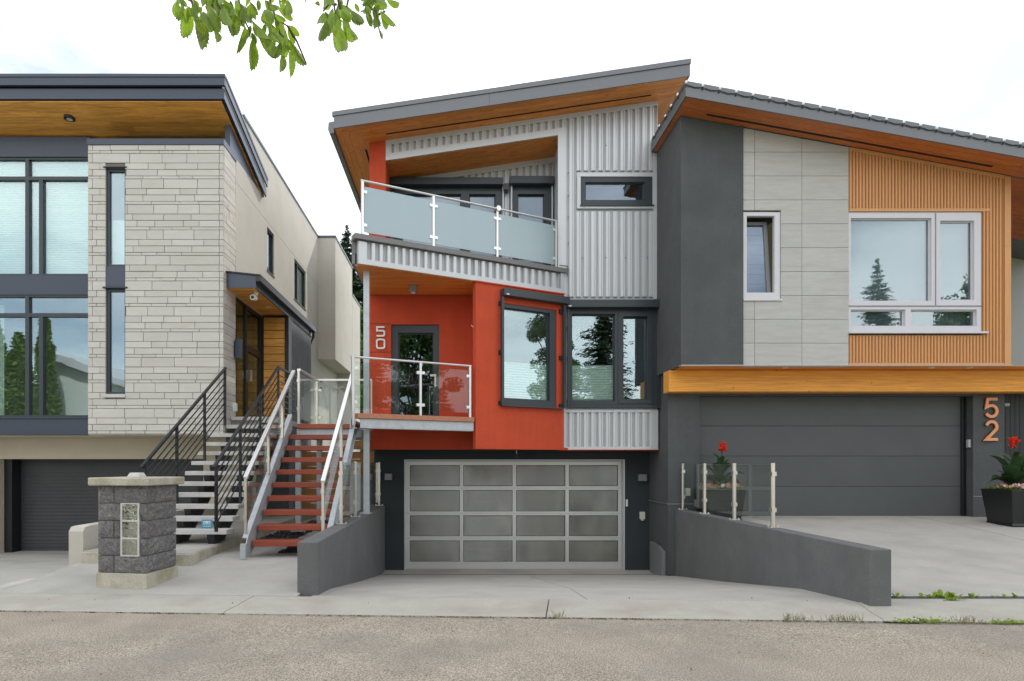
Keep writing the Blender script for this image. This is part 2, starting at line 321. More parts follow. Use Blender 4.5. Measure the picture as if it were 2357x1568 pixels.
def poly_pane():
    m = bpy.data.materials.new('twinwall_polycarbonate'); m.use_nodes = True; t = m.node_tree; t.nodes.clear(); n = t.nodes.new; l = t.links.new
    o = n('ShaderNodeOutputMaterial'); tc = n('ShaderNodeTexCoord'); wv = n('ShaderNodeTexWave'); wv.bands_direction = 'Z'; wv.inputs['Scale'].default_value = 16
    l(tc.outputs['Object'], wv.inputs[0])
    mp = n('ShaderNodeMapping'); mp.inputs['Scale'].default_value = (1, 1, .45); l(tc.outputs['Object'], mp.inputs[0])
    nz = n('ShaderNodeTexNoise'); nz.inputs['Scale'].default_value = 2.8; nz.inputs['Detail'].default_value = 4; l(mp.outputs[0], nz.inputs[0])
    r = n('ShaderNodeMapRange'); r.inputs['To Min'].default_value = .72; r.inputs['To Max'].default_value = 1.12; l(wv.outputs['Fac'], r.inputs[0])
    r3 = n('ShaderNodeMapRange'); r3.inputs['From Min'].default_value = .3; r3.inputs['From Max'].default_value = .7; r3.inputs['To Min'].default_value = .4; r3.inputs['To Max'].default_value = 1.7; l(nz.outputs['Fac'], r3.inputs[0])  # upright noise in the diffuse colour imitates reflected streaks
    mm = n('ShaderNodeMath'); mm.operation = 'MULTIPLY'; l(r.outputs[0], mm.inputs[0]); l(r3.outputs[0], mm.inputs[1])
    h = n('ShaderNodeHueSaturation'); h.inputs['Color'].default_value = (.24, .235, .19, 1); l(mm.outputs[0], h.inputs['Value'])
    d = n('ShaderNodeBsdfDiffuse'); l(h.outputs[0], d.inputs[0])
    tp = n('ShaderNodeBsdfTransparent'); tp.inputs[0].default_value = (.8, .8, .76, 1)
    e = n('ShaderNodeMixShader'); e.inputs[0].default_value = .5; l(d.outputs[0], e.inputs[1]); l(tp.outputs[0], e.inputs[2])
    g = n('ShaderNodeBsdfGlossy'); g.inputs['Roughness'].default_value = .16; bp = n('ShaderNodeBump'); bp.inputs['Strength'].default_value = .35; bp.inputs['Distance'].default_value = .004
    l(wv.outputs['Fac'], bp.inputs['Height']); l(bp.outputs[0], g.inputs['Normal'])
    b = n('ShaderNodeMixShader'); b.inputs[0].default_value = .2; l(e.outputs[0], b.inputs[1]); l(g.outputs[0], b.inputs[2]); l(b.outputs[0], o.inputs[0]); return m
M['garage_pane'] = poly_pane()
def glass_block():
    return glass('glass_block', (.55, .66, .62, 1), .3, .03)
M['glass_block'] = glass_block()
for nd in M['glass_block'].node_tree.nodes:
    if nd.type == 'TEX_NOISE': nd.inputs['Scale'].default_value = 12
    if nd.type == 'BUMP': nd.inputs['Strength'].default_value = .5; nd.inputs['Distance'].default_value = .02
# ================================================================ THE SETTING
def sheet(name, prof, x0, x1, m, nx=1, thick=.25, **k):
    """a slab whose top follows prof [(y, z)]"""
    poly = prof + [(prof[-1][0], prof[-1][1] - thick), (prof[0][0], prof[0][1] - thick)]
    return build(MB().prism(poly, x0, x1, 'x'), name, m, kind='structure', **k)
GZ = -1.6
build(MB().add([(-400, -400, GZ), (400, -400, GZ), (400, 600, GZ), (-400, 600, GZ)], [(0, 1, 2, 3)]), 'ground', M['grass'], kind='structure')
def kerb_y(x): return 6.79 - (x + 4.84) * .052             # where asphalt meets concrete
rd = MB()
nxx, nyy = 60, 16
xs = [-45 + i * 1.5 for i in range(nxx + 1)]
for j in range(nyy + 1):
    for x in xs:
        y1 = kerb_y(x); y = -1.2 + (y1 + 1.2) * j / nyy
        rd.v.append((x, y, .012 * noise.noise((x * .4, y * .5, 0)) - .004))
for j in range(nyy):
    for i in range(nxx): a = j * (nxx + 1) + i; rd.f.append((a, a + 1, a + nxx + 2, a + nxx + 1))
build(rd, 'road', M['asphalt'], kind='structure')
build(MB().box(-60, 60, -60, -1.25, -.3, .06), 'far_verge', M['grass'], kind='structure')
build(MB().box(-60, 60, 24, 120, -.6, .2), 'back_yard', M['grass'], kind='structure')
build(MB().box(-60, -12.2, 7.6, 24, -.9, .05), 'left_lawn', M['grass'], kind='structure')
build(MB().box(14.2, 60, 7.6, 24, -.9, .05), 'right_lawn', M['grass'], kind='structure')
build(MB().box(-60, 60, -1.25, -1.02, -.2, .10), 'far_kerb', M['concrete_kerb'], kind='structure')
# kerb and gutter slabs along the road, one between each pair of joints
joints = [-15, -11.8, -8.6, -5.4, -2.32, 1.0, 4.3, 7.6, 10.9, 14.2]
kerb = thing('kerb', (0, 7, 0), None, None); kerb['kind'] = 'structure'
for i in range(len(joints) - 1):
    a, b = joints[i] + .006, joints[i + 1] - .006; mb = MB(); skew = .12
    pr = [(0, -.2), (0, .014), (.05, .026), (.30, .036), (.42, .05), (.64, .062), (.64, -.2)]
    mb.v += [(a - skew * (1 - t / .64), kerb_y(a) + t + .008 * math.sin(a * 9), z) for t, z in pr] + [(b - skew * (1 - t / .64), kerb_y(b) + t, z) for t, z in pr]
    k = len(pr); mb.f += [tuple(range(k)), tuple(range(k, 2 * k))[::-1]] + [(q, (q + 1) % k, k + (q + 1) % k, k + q) for q in range(k)]
    build(mb, 'kerb_slab', M['concrete_kerb'], kerb)
build(MB().prism([(-15, kerb_y(-15)), (14, kerb_y(14)), (14, kerb_y(14) + .7), (-15, kerb_y(-15) + .7)], -.15, .008, 'z'), 'joint_dirt', M['dark_gap'], kind='structure')
# grit and dirt collected where the asphalt meets the kerb
gm = MB(); rs = random.Random(5)
for i in range(4200):
    x = rs.uniform(-9, 10); dens = .35 + .65 * (noise.noise((x * .6, 0, 3)) > -.1)
    if rs.random() > dens: continue
    y = kerb_y(x) + rs.gauss(.0, .012) + .012 * noise.noise((x * 3, 1, 1)); s = rs.uniform(.004, .013); z = .004
    gm.add([(x - s, y, z), (x + s, y - s * .6, z), (x + s * .4, y + s, z), (x, y, z + s * .9)], [(0, 1, 3), (1, 2, 3), (2, 0, 3)])
build(gm, 'kerb_grit', M['moss'], kind='stuff', origin=(0, 6.7, 0))
# the lot surfaces
WX = -1.63                                               # right face of the left retaining wall
KY = 7.40
def front_poly_sheet(name, prof, x0, x1, m, skew0=None, skew1=None):
    mb = MB(); k = len(prof)
    y0a = kerb_y(x0) + .655; y0b = kerb_y(x1) + .655
    pa = [(x0, y0a if i == 0 else y, z) for i, (y, z) in enumerate(prof)]; pb = [(x1, y0b if i == 0 else y, z) for i, (y, z) in enumerate(prof)]
    top = pa + pb; bot = [(x, y, z - .3) for x, y, z in top]
    mb.v = top + bot; n = 2 * k
    for i in range(k - 1):
        mb.f.append((i, i + 1, k + i + 1, k + i)); mb.f.append((n + i, n + k + i, n + k + i + 1, n + i + 1))
        mb.f.append((i, n + i, n + i + 1, i + 1)); mb.f.append((k + i, k + i + 1, n + k + i + 1, n + k + i))
    mb.f.append((0, k, n + k, n)); mb.f.append((k - 1, n + k - 1, n + 2 * k - 1, 2 * k - 1))
    return build(mb, name, m, kind='structure')
def z50(y):
    p = [(7.3, .055), (8.2, -.03), (10.5, -.36), (13.2, -.73), (14.3, -.79)]
    for (a, za), (b, zb) in zip(p, p[1:]):
        if y <= b: return za + (zb - za) * (y - a) / (b - a)
    return -.79
front_poly_sheet('driveway_down', [(7.3, .055), (8.2, -.03), (10.5, -.36), (13.55, -.765)], WX - .05, 1.42, M['concrete'])
front_poly_sheet('driveway_down', [(7.0, .055), (8.2, -.03), (10.5, -.36), (13.55, -.765)], 1.432, 4.4, M['concrete'])
build(B(-1.66, 4.4, 13.66, 14.42, -1.2, -.775), 'garage_apron', M['concrete'], kind='structure')
build(B(-1.8, 4.5, 13.5, 14.0, -1.3, -.83), 'drain_bed', M['dark_gap'], kind='structure')
front_poly_sheet('driveway_up', [(7.0, .055), (7.16, .06)], 4.50, 14.0, M['concrete'])
sheet('driveway_up_slope', [(7.25, .062), (8.2, .13), (11.2, .41), (12.4, .49), (13.3, .512)], 4.50, 14.0, M['concrete'])
build(B(4.5, 14.0, 7.1, 7.3, -.3, .0), 'drain_bed_right', M['dark_gap'], kind='structure')
front_poly_sheet('walkway', [(7.4, .062), (8.64, .16), (9.6, .2), (11, .2)], -5.33, WX - .2, M['concrete'])
sheet('back_walkway', [(11.012, .2), (16, .22), (24, .22)], -3.95, -1.9, M['concrete'])
front_poly_sheet('driveway_left', [(7.4, .055), (9, .03), (12.0, -.25), (14.0, -.375), (15.7, -.385)], -12.2, -5.342, M['concrete'])
pad = MB()
pad.v = [(-5.3, 9.0, 0), (-3.66, 8.78, 0), (-3.66, 24, 0), (-5.3, 24, 0), (-5.3, 9.0, .33), (-3.66, 8.78, .33), (-3.66, 24, .42), (-5.3, 24, .42)]
pad.f = [(3, 2, 1, 0), (4, 5, 6, 7), (0, 1, 5, 4), (1, 2, 6, 5), (2, 3, 7, 6), (3, 0, 4, 7)]
build(pad, 'stair_pad', M['concrete_old'], kind='structure', bevel=.012)
mb = MB().add([(-5.28, 9.01, .334), (-3.68, 8.80, .334), (-3.68, 23.9, .424), (-5.28, 23.9, .424)], [(0, 1, 2, 3)])
build(mb, 'stair_pad_top', M['concrete'], kind='structure')
jp = [(7.27, .0635), (8.2, .1315), (11.2, .4115), (12.4, .4915), (13.05, .507)]
for xj in (9.12,): build(MB().prism(jp + [(y_, z_ - .02) for y_, z_ in jp[::-1]], xj, xj + .008, 'x'), 'drive_joint', M['stain'], kind='structure')
# small rocks: the black gravel beds beside the timber stair
def rocks(name, regions, n, m, s0, s1, seed, zf, kind='stuff', **k):
    r = random.Random(seed); mb = MB()
    for i in range(n):
        x0, x1, y0, y1 = r.choice(regions); x, y = r.uniform(x0, x1), r.uniform(y0, y1); s = r.uniform(s0, s1); z = zf(x, y)
        c = [(x + s * r.uniform(.6, 1.2) * math.cos(t + r.random()), y + s * r.uniform(.6, 1.2) * math.sin(t + r.random()), z - .005) for t in (0, 2.1, 4.2)]
        c2 = [(p[0] * .5 + x * .5, p[1] * .5 + y * .5, z + s * r.uniform(.5, 1.1)) for p in c]
        mb.add(c + c2, [(3, 4, 5), (0, 1, 4, 3), (1, 2, 5, 4), (2, 0, 3, 5)])
    return build(mb, name, m, kind=kind, **k)
rocks('black_gravel', [(-2.75, -1.9, 9.75, 11.0), (-3.6, -2.95, 10.9, 13.5), (-3.5, -2.1, 13.4, 15.3), (-2.35, -1.9, 11, 13)], 3400, M['gravel'], .014, .032, 3, lambda x, y: .215, origin=(-2.5, 12, .2))
rocks('road_stones', [(-7, 8, 4.2, 6.7)], 90, M['stain'], .003, .009, 8, lambda x, y: .004, origin=(0, 5, 0))
rocks('kerb_debris', [(-7, 7, 6.95, 7.3)], 22, M['soil'], .004, .012, 9, lambda x, y: .05, origin=(0, 7, 0))
# trench drains with their gratings
def drain(name, x0, x1, y, z, wdt, n, label):
    t = thing(name, ((x0 + x1) / 2, y, z), label, 'drain'); st = (x1 - x0) / n; mb = MB()
    part(t, B(x0, x1, y - wdt / 2, y - wdt / 2 + .012, z - .03, z).box(x0, x1, y + wdt / 2 - .012, y + wdt / 2, z - .03, z), 'frame', M['grate'])
    for i in range(n): mb.box(x0 + i * st, x0 + (i + .55) * st, y - wdt / 2 + .012, y + wdt / 2 - .012, z - .02, z - .002)
    part(t, mb, 'grating_bars', M['grate'], kind='stuff')
drain('trench_drain', -1.62, 4.32, 13.605, -.772, .1, 150, 'thin slotted trench drain across the foot of the sloping drive at the aluminium garage door')
drain('trench_drain', 4.60, 13.9, 7.20, .066, .115, 300, 'metal grated trench drain across the upper drive beside the charcoal wall end')
t = thing('floor_drain', (4.75, 7.62, .09), 'small rusty round floor drain in the upper drive near the end of the charcoal wall', 'drain')
ring = MB()
for i in range(20):
    a, b = 2 * math.pi * i / 20, 2 * math.pi * (i + 1) / 20
    q = [(4.75 + r_ * math.cos(u), 7.62 + r_ * math.sin(u)) for r_, u in ((.05, a), (.085, a), (.085, b), (.05, b))]
    ring.hexa([(x, y, .06) for x, y in q], [(x, y, .098 + (y - 7.62) * .07) for x, y in q])
part(t, ring, 'ring', M['rust']); part(t, MB().prism([(4.75 + .049 * math.cos(R(a)), 7.62 + .049 * math.sin(R(a))) for a in range(0, 360, 30)], .06, .094, 'z'), 'cover', M['concrete_old'])

# ================================================================ LEFT HOUSE (stone tower, cream stucco)
DT = 12.3; DG = 12.97; SX = -4.50
LH = thing('stone_house', (-7, 14, 0), 'pale stone and cream stucco house with dark flat overhanging roof, left of the red house', 'house')
def P(mb, name, m, **k): return part(LH, mb, name, m, **k)
zt0, zt1 = Z(1001, DT), Z(333.8, DT); zcap = Z(320, DT)
tx0 = X(202, DT)
slit = (X(243, DT), X(287.5, DT), Z(907, DT), Z(386.5, DT))
P(MB().wall(tx0 + .02, SX - .022, zt0 + .01, zt1, [slit], DT + .022, DT + .25), 'tower_wall', M['mortar'])
P(B(SX - .25, SX - .022, DT + .25, DG + .05, zt0 + .01, zt1).box(tx0 + .02, tx0 + .25, DT + .25, DG + .1, zt0 + .01, zt1), 'tower_side_wall', M['mortar'])
P(B(tx0 - .01, SX + .012, DT - .015, DG + .03, zt1 + .001, zcap), 'tower_cap', M['navy_metal'])
# stones: rows follow the 3-height ashlar cycle seen in the photograph
rows = []; y = 333.8; hs = [12.6] + [7.0, 22.0, 14.7, 15.0] * 20
for h in hs:
    if y >= 1000.5: break
    rows.append((y, min(y + h, 1001))); y += h
rs = random.Random(21); stones = []
for ri, (ya, yb) in enumerate(rows):
    z1, z0 = Z(ya, DT), Z(yb, DT); hpx = yb - ya; px = 202.0
    first = [rs.choice((10, 28)), ] if ri % 2 else [12]
    px1 = px + (10.5 if ri % 2 == 0 else rs.choice((28, 20)))
    cuts = [202, px1]
    while cuts[-1] < 505: cuts.append(cuts[-1] + (rs.uniform(34, 78) if hpx > 9 else rs.uniform(26, 68)) * (1.1 if hpx > 18 else 1))
    cuts = [c for c in cuts if c < 480]
    if cuts[-1] > 470: cuts.pop()
    cuts += [504 if ri % 2 else 486, 514]
    if ri % 2 == 0: cuts = cuts[:-2] + [505, 514]
    for a, b in zip(cuts, cuts[1:]):
        xa, xb = X(a, DT), X(b, DT) if b < 513 else SX
        segs = [(xa, xb)]
        if z0 < slit[3] - .02 and z1 > slit[2] + .02:
            ns = []
            for u, v in segs:
                if v <= slit[0] or u >= slit[1]: ns.append((u, v)); continue
                if u < slit[0] - .03: ns.append((u, slit[0]))
                if v > slit[1] + .03: ns.append((slit[1], v))
            segs = ns
        for u, v in segs: stones.append(('f', u, v, z0, z1))
    yy = DT; q = []
    cy = [DT, DT + rs.uniform(.14, .2) if ri % 2 else DT + rs.uniform(.28, .4)]
    while cy[-1] < DG - .2: cy.append(cy[-1] + rs.uniform(.2, .42))
    cy = [c for c in cy if c < DG - .12] + [DG]
    for a, b in zip(cy, cy[1:]): stones.append(('s', a, b, z0, z1))
g = .0042
def stone_mesh(mb, s):
    k, a, b, z0, z1 = s; j = rs.uniform(-.004, .004); c = .004
    if k == 'f': x0, x1, y0, y1 = a + g, b - g, DT + j, DT + .03
    else: x0, x1, y0, y1 = SX - .03, SX + j, a + g + (.031 if a == DT else 0), b - g
    z0 += g; z1 -= g
    if k == 'f':
        mb.hexa([(x0 + c, y0, z0 + c), (x1 - c, y0, z0 + c), (x1 - c, y0, z1 - c), (x0 + c, y0, z1 - c)], [(x0, y0 + c, z0), (x1, y0 + c, z0), (x1, y0 + c, z1), (x0, y0 + c, z1)])
        mb.f.pop(-5); n = len(mb.v) - 4
        mb.add([(x0, y1, z0), (x1, y1, z0), (x1, y1, z1), (x0, y1, z1)], [(0, 1, 2, 3)]); 
        for i in range(4): mb.f.append((n + i, n + (i + 1) % 4, n + 4 + (i + 1) % 4, n + 4 + i))
    else: mb.box(x0, x1, y0, y1, z0, z1)
    return mb
area = lambda s: (s[2] - s[1]) * (s[4] - s[3]) * (1 if s[0] == 'f' else .35)
stones.sort(key=area, reverse=True)
for s in stones[:298]: P(stone_mesh(MB(), s), 'stone', M['stone'])
rest = MB()
for s in stones[298:]: stone_mesh(rest, s)
P(rest, 'small_stones', M['stone'], kind='stuff')
# slit windows in the tower
def slit_win(zlo, zhi, blind_to=None):
    x0, x1 = slit[0], slit[1]; f = .045
    o = P(MB().wall(x0, x1, zlo, zhi, [(x0 + f, x1 - .03, zlo + .05, zhi - f)], DT + .05, DT + .14), 'window', M['anthracite'])
    part(o, B(x0 + f, x1 - .03, DT + .09, DT + .102, zlo + .05, zhi - f), 'pane', M['pane'])
    if blind_to: part(o, B(x0 + f, x1 - .03, DT + .16, DT + .17, zlo + .03, blind_to), 'blind', M['blind'])
slit_win(Z(613, DT), Z(387, DT), Z(500, DT)); slit_win(Z(907, DT), Z(664, DT))
P(B(slit[0], slit[1], DT + .01, DT + .14, Z(660, DT), Z(613, DT) - .002), 'spandrel_panel', M['navy_metal'])
P(B(slit[0] - .05, slit[1] + .05, DT - .02, DT + .12, Z(664, DT), Z(660.4, DT)).box(slit[0] - .04, slit[1] + .04, DT - .02, DT + .12, Z(386.4, DT), Z(384, DT)), 'flashing', M['black_metal'])
P(B(slit[0] - .04, slit[1] + .01, DT - .03, DT + .1, Z(915.5, DT), Z(907.5, DT)), 'stone_sill', M['concrete_pale'], bevel=.005)
P(B(slit[0] - .05, slit[1] + .3, DT + .7, DT + .75, Z(960, DT), Z(350, DT)), 'room_wall', M['interior'])
# glazed wall left of the tower
gx0, gx1 = -11.6, X(200, DG) + .12
FR = .035
def curtain(ya, yb, trans_a, trans_b, blinds):
    z1, z0 = Z(ya, DG), Z(yb, DG); ta, tb = Z(trans_a, DG), Z(trans_b, DG)
    holes = []; v1 = (X(62.5, DG), X(71, DG)); v2 = (X(94, DG), X(103, DG)); xl = -9.95
    H = [(xl, v1[0], ta, z1 - .04), (v1[1], gx1, ta, z1 - .04), (xl, v1[0], z0 + .04, tb), (v1[1], v2[0], z0 + .04, tb), (v2[1], gx1, z0 + .04, tb), (-11.5, xl - .09, z0 + .04, z1 - .04)]
    o = P(MB().wall(gx0, gx1, z0, z1, H, DG - .06, DG + .06), 'window', M['anthracite'])
    for h in H:
        part(o, B(h[0], h[1], DG - .01, DG, h[2], h[3]), 'pane', M['pane'])
        if blinds:
            n = int((h[3] - h[2]) / .045); mb = MB(); st = (h[3] - h[2]) / n
            for i in range(n):
                a = h[2] + i * st; mb.add([(h[0], DG + .10, a), (h[1], DG + .10, a), (h[1], DG + .078, a + st / 2), (h[0], DG + .078, a + st / 2), (h[1], DG + .10, a + st), (h[0], DG + .10, a + st)], [(0, 1, 2, 3), (3, 2, 4, 5)])
            part(o, mb, 'blind', M['blind'])
curtain(366, 637, 409.5, 417.5, True); curtain(681, 961, 722.5, 731, False)
P(B(gx0, gx1, DG - .09, DG + .1, Z(366, DG) + .001, 8.12), 'header_panel', M['navy_metal'])
P(B(gx0, gx1, DG - .08, DG + .1, Z(681, DG) + .001, Z(637, DG) - .001), 'spandrel_panel', M['navy_metal'])
P(B(gx0, gx1, DG - .08, DG + .1, Z(1001, DG), Z(961, DG) - .001).box(gx0, gx1, DG - .11, DG - .08, Z(964, DG), Z(961, DG)), 'base_panel', M['navy_metal'])
P(B(gx0, -4.7, DG + 2.6, DG + 2.7, 2.2, 8.1), 'room_wall', M['interior_pale'])
P(B(gx0, -4.7, DG + .1, DG + 2.6, 2.15, 2.2).box(gx0, -4.7, DG + .1, DG + 2.6, 4.9, 5.15), 'room_floor', M['interior_pale'])
# a pale curtain hanging behind the lower glass
mb = MB(); n = 26
for i in range(n):
    a, b = -9.9 + i * .02, -9.9 + (i + 1) * .02
    mb.add([(a, DG + .3 + .02 * (i % 2), 2.25), (b, DG + .3 + .02 * ((i + 1) % 2), 2.25), (b, DG + .3 + .02 * ((i + 1) % 2), 4.85), (a, DG + .3 + .02 * (i % 2), 4.85)], [(0, 1, 2, 3)])
P(mb, 'curtain', M['blind'])
# roof: slopes gently down to the rear
RE = -4.43; DA = 12.09; SL = .278
def rz(d, z=8.41): return z - SL * (d - DA)
DB = 14.75
P(MB().prism([(DA + .03, rz(DA + .03) + .012), (DA + .03, 8.84), (DB, rz(DB, 8.84)), (DB, rz(DB) + .012)], -13, RE - .03, 'x'), 'roof', M['black_side'])
rf = P(B(-13, RE + .05, DA - .06, DA + .0, 8.655, 8.80), 'fascia', M['navy_metal'])
part(rf, B(-13, RE + .02, DA - .0, DA + .03, 8.43, 8.62), 'lower_fascia', M['navy_metal'])
part(rf, B(-13, RE + .06, DA - .075, DA + .02, 8.803, 8.86), 'drip_edge', M['navy_metal'])
for nm, x_, za, zb in (('fascia', RE + .05, 8.655, 8.80), ('lower_fascia', RE + .02, 8.43, 8.62), ('drip_edge', RE + .06, 8.803, 8.86)):
    P(MB().prism([(DA - .01 if nm == 'fascia' else DA + .031, rz(DA, za)), (DA - .01 if nm == 'fascia' else DA + .031, rz(DA, zb)), (DB, rz(DB, zb)), (DB, rz(DB, za))], x_ - .03, x_, 'x'), 'side_' + nm, M['navy_metal'])
# soffit boards
rs = random.Random(4); bw = .118; dd = DA + .04
while dd < DB - .05:
    xa = -12.9; hi = min(dd + bw - .004, DB)
    lim = RE - .04
    while xa < lim:
        xb = min(lim, xa + rs.uniform(1.4, 3.4))
        if lim - xb < .5: xb = lim
        if (dd < DG or xb > SX - .3):
            x_a = xa if dd < DG - .1 else max(xa, SX - .3)
            P(MB().hexa([(x_a, dd, rz(dd)), (xb - .003, dd, rz(dd)), (xb - .003, hi, rz(hi)), (x_a, hi, rz(hi))], [(x_a, dd, rz(dd) + .01), (xb - .003, dd, rz(dd) + .01), (xb - .003, hi, rz(hi) + .01), (x_a, hi, rz(hi) + .01)]), 'soffit_board', M['cedar_gold'])
        xa = xb
    dd += bw
# side walls
def side_wall(name, x, pts, th, m, **k): return P(MB().prism(pts, x - th, x, 'x'), name, m, **k)
side_wall('dark_trim_panel', SX - .004, [(DG - .3, 7.74), (DG - .3, 8.25), (DG, rz(DG) - .005), (15.1, rz(15.1) - .02), (15.1, 7.70)], .1, M['navy_metal'])
w1 = (15.1, 15.67, 6.13, 7.15); w2 = (17.6, 18.9, 6.10, 7.21)
def yz_wall(x0, x1, y0, y1, z0, z1, holes):
    t = MB().wall(y0, y1, z0, z1, holes, x0, x1); t.v = [(v[1], v[0], v[2]) for v in t.v]; return t
P(yz_wall(SX - .25, SX, DG + .004, 24, 4.96, 7.26, [w1, w2]), 'stucco_wall', M['stucco'])
P(MB().prism([(DG + .004, 7.268), (DG + .004, 7.735), (14.8, 7.735), (14.8, 8.0), (13.45, 8.2), (13.45, 8.82), (24, 8.82), (24, 7.268)], SX - .25, SX, 'x'), 'upper_stucco_wall', M['stucco'])
P(B(SX - .28, SX + .02, 13.45, 24, 8.82, 8.88), 'parapet_cap', M['navy_metal'])
P(B(SX - .25, SX - .012, DG, 24, 7.255, 7.27), 'reveal_joint', M['dark_gap'])
P(B(SX - .25, SX, 14.92, 24, .3, 4.962).box(SX - .25, SX, 13.6, 14.92, .3, 2.3), 'lower_stucco_wall', M['stucco'])
for nm, ww in (('narrow', w1), ('wide', w2)):
    fr = yz_wall(SX - .1, SX - .03, ww[0], ww[1], ww[2], ww[3], [(ww[0] + .05, ww[1] - .05, ww[2] + .05, ww[3] - .05)])
    o = P(fr, 'side_window', M['black_metal'])
    t = B(SX - .08, SX - .07, ww[0] + .05, ww[1] - .05, ww[2] + .05, ww[3] - .05); part(o, t, 'pane', M['pane'])
    part(o, B(SX - .03, SX + .015, ww[0] - .02, ww[1] + .02, ww[2] - .03, ww[2] - .002), 'sill', M['black_metal'])
    part(o, B(SX - .2, SX - .19, ww[0] + .02, ww[1] - .02, ww[2], ww[3]), 'blind', M['blind'])
    if nm == 'wide': part(o, B(SX - .1, SX - .03, ww[0] + .42, ww[0] + .47, ww[2] + .05, ww[3] - .05), 'mullion', M['black_metal'])
# projecting bay at the rear
bx = -3.945
P(B(SX, bx, 20.56, 23.8, 4.92, 8.81), 'bay', M['stucco']); P(B(SX, bx + .02, 20.54, 23.82, 8.811, 8.88), 'bay_cap', M['navy_metal'])
P(B(SX - .2, bx, 23.82, 25.7, .3, 7.84), 'rear_block', M['stucco']); P(B(SX - .2, bx + .02, 23.84, 25.72, 7.841, 7.9), 'rear_cap', M['cap_metal'])
P(B(SX + .0, SX + .05, 20.9, 21.0, 4.25, 4.33).box(SX, SX + .05, 20.9, 21.0, 4.0, 4.08), 'hose_tap', M['black_metal'])
# entrance: canopy, glazed screen, timber wall, grey vestibule
CXR = -3.93; dC = 12.45
can = P(MB().prism([(SX + .0, 4.975), (SX + .0, 5.27), (CXR, 5.215), (CXR, 4.975)], dC, dC + .03), 'canopy', M['navy_metal'])
part(can, MB().prism([(SX, 5.275), (CXR + .1, 5.205), (CXR + .1, 5.23), (SX, 5.30)], dC - .03, 17.3), 'canopy_roof', M['black_metal'])
part(can, B(CXR - .03, CXR, dC + .03, 17.28, 4.975, 5.2), 'side_fascia', M['navy_metal'])
part(can, B(CXR + .001, CXR + .1, dC - .02, 17.3, 5.10, 5.203), 'gutter', M['black_metal'])
part(can, MB().tube([(CXR + .05, 17.15, 5.1), (CXR + .05, 17.15, 4.95), (CXR - .03, 17.2, 4.82), (CXR - .06, 17.25, 4.78)], .035), 'downpipe', M['black_metal'])
dd = dC + .03
while dd < 14.72:
    P(B(SX, CXR - .032, dd, dd + .136, 4.975, 4.99), 'canopy_soffit_board', M['cedar_gold']); dd += .14
P(MB().prism([(-4.13 + .06 * math.cos(R(a)), 13.95 + .06 * math.sin(R(a))) for a in range(0, 360, 24)], 4.965, 4.975, 'z'), 'recessed_light', M['white_plastic'])
for i, zz in enumerate([2.5 + .178 * k for k in range(14)]):
    P(B(SX + .02, -3.99, 14.77, 14.80, zz, min(zz + .166, 4.955)), 'wall_board', M['cedar_gold'])
P(B(SX - .02, -3.99, 14.801, 14.9, 2.3, 4.96), 'timber_backing', M['black_side'])
P(B(-3.989, -3.9, 14.74, 15.0, 2.3, 4.97).box(SX, -3.989, 14.74, 14.77, 4.93, 4.97), 'corner_trim', M['black_metal'])
P(B(-4.4, -3.905, 15.0, 17.0, .32, 4.97), 'vestibule_wall', M['grey_stucco'])
P(B(-4.6, -3.91, 12.75, 15.0, 2.30, 2.486), 'porch_slab', M['concrete_pale'])
P(B(-4.6, -3.97, 14.9, 15.0, .3, 2.3), 'porch_wall', M['dark_stucco'])
es = P(yz_wall(SX - .1, SX - .02, 12.995, 14.76, 2.49, 4.97, [(13.0, 13.66, 2.5, 4.93), (13.74, 14.68, 4.12, 4.88), (13.80, 14.62, 2.56, 3.98)]), 'entrance_screen', M['black_metal'])
for a in ((13.0, 13.66, 2.5, 4.93), (13.74, 14.68, 4.12, 4.88), (13.80, 14.62, 2.56, 3.98)):
    part(es, B(SX - .06, SX - .05, a[0], a[1], a[2], a[3]), 'pane', M['pane_green'])
part(es, B(SX + .0, SX + .05, 13.84, 13.87, 3.35, 3.6), 'door_handle', M['steel'])
P(B(SX - 2.5, SX - .2, 15.2, 15.3, 2.4, 5), 'hall_wall', M['interior_pale']); P(B(SX - 2.2, SX - .1, 12.9, 15.2, 2.4, 2.48), 'hall_floor', M['interior_pale'])
# lower storey
GL = 14.2
P(MB().wall(-12, -4.45, -.7, 2.12, [(X(17, GL), X(478.5, GL), -.8, Z(1057, GL))], 13.95, 14.1), 'garage_wall', M['stucco_beige'])
P(B(tx0, SX - .03, DT + .05, DG + .1, zt0 - .01, zt0 + .008).box(-12, -4.45, DG + .1, 14.0, 2.121, 2.16), 'overhang_soffit', M['stucco_beige'])
gd = P(B(X(17, GL), X(478.5, GL), 14.42, 14.46, -.6, 1.7), 'garage_door', M['garage_left'])
for i in range(26):
    z = -.385 + i * .0795
    part(gd, B(X(34, GL), X(478.5, GL) - .05, 14.408, 14.42, z + .011, z + .0795), 'door_slat', M['garage_left'])
P(B(X(17, GL), X(34, GL), 14.11, 14.4, -.5, 1.68), 'door_jamb', M['black_metal'])
P(B(-11.9, -4.75, 18, 24, -.5, 8.0), 'rear_wall', M['stucco'])
P(B(-12.4, -11.61, 12.9, 24, -.6, 8.2), 'far_side_wall', M['navy_metal'])
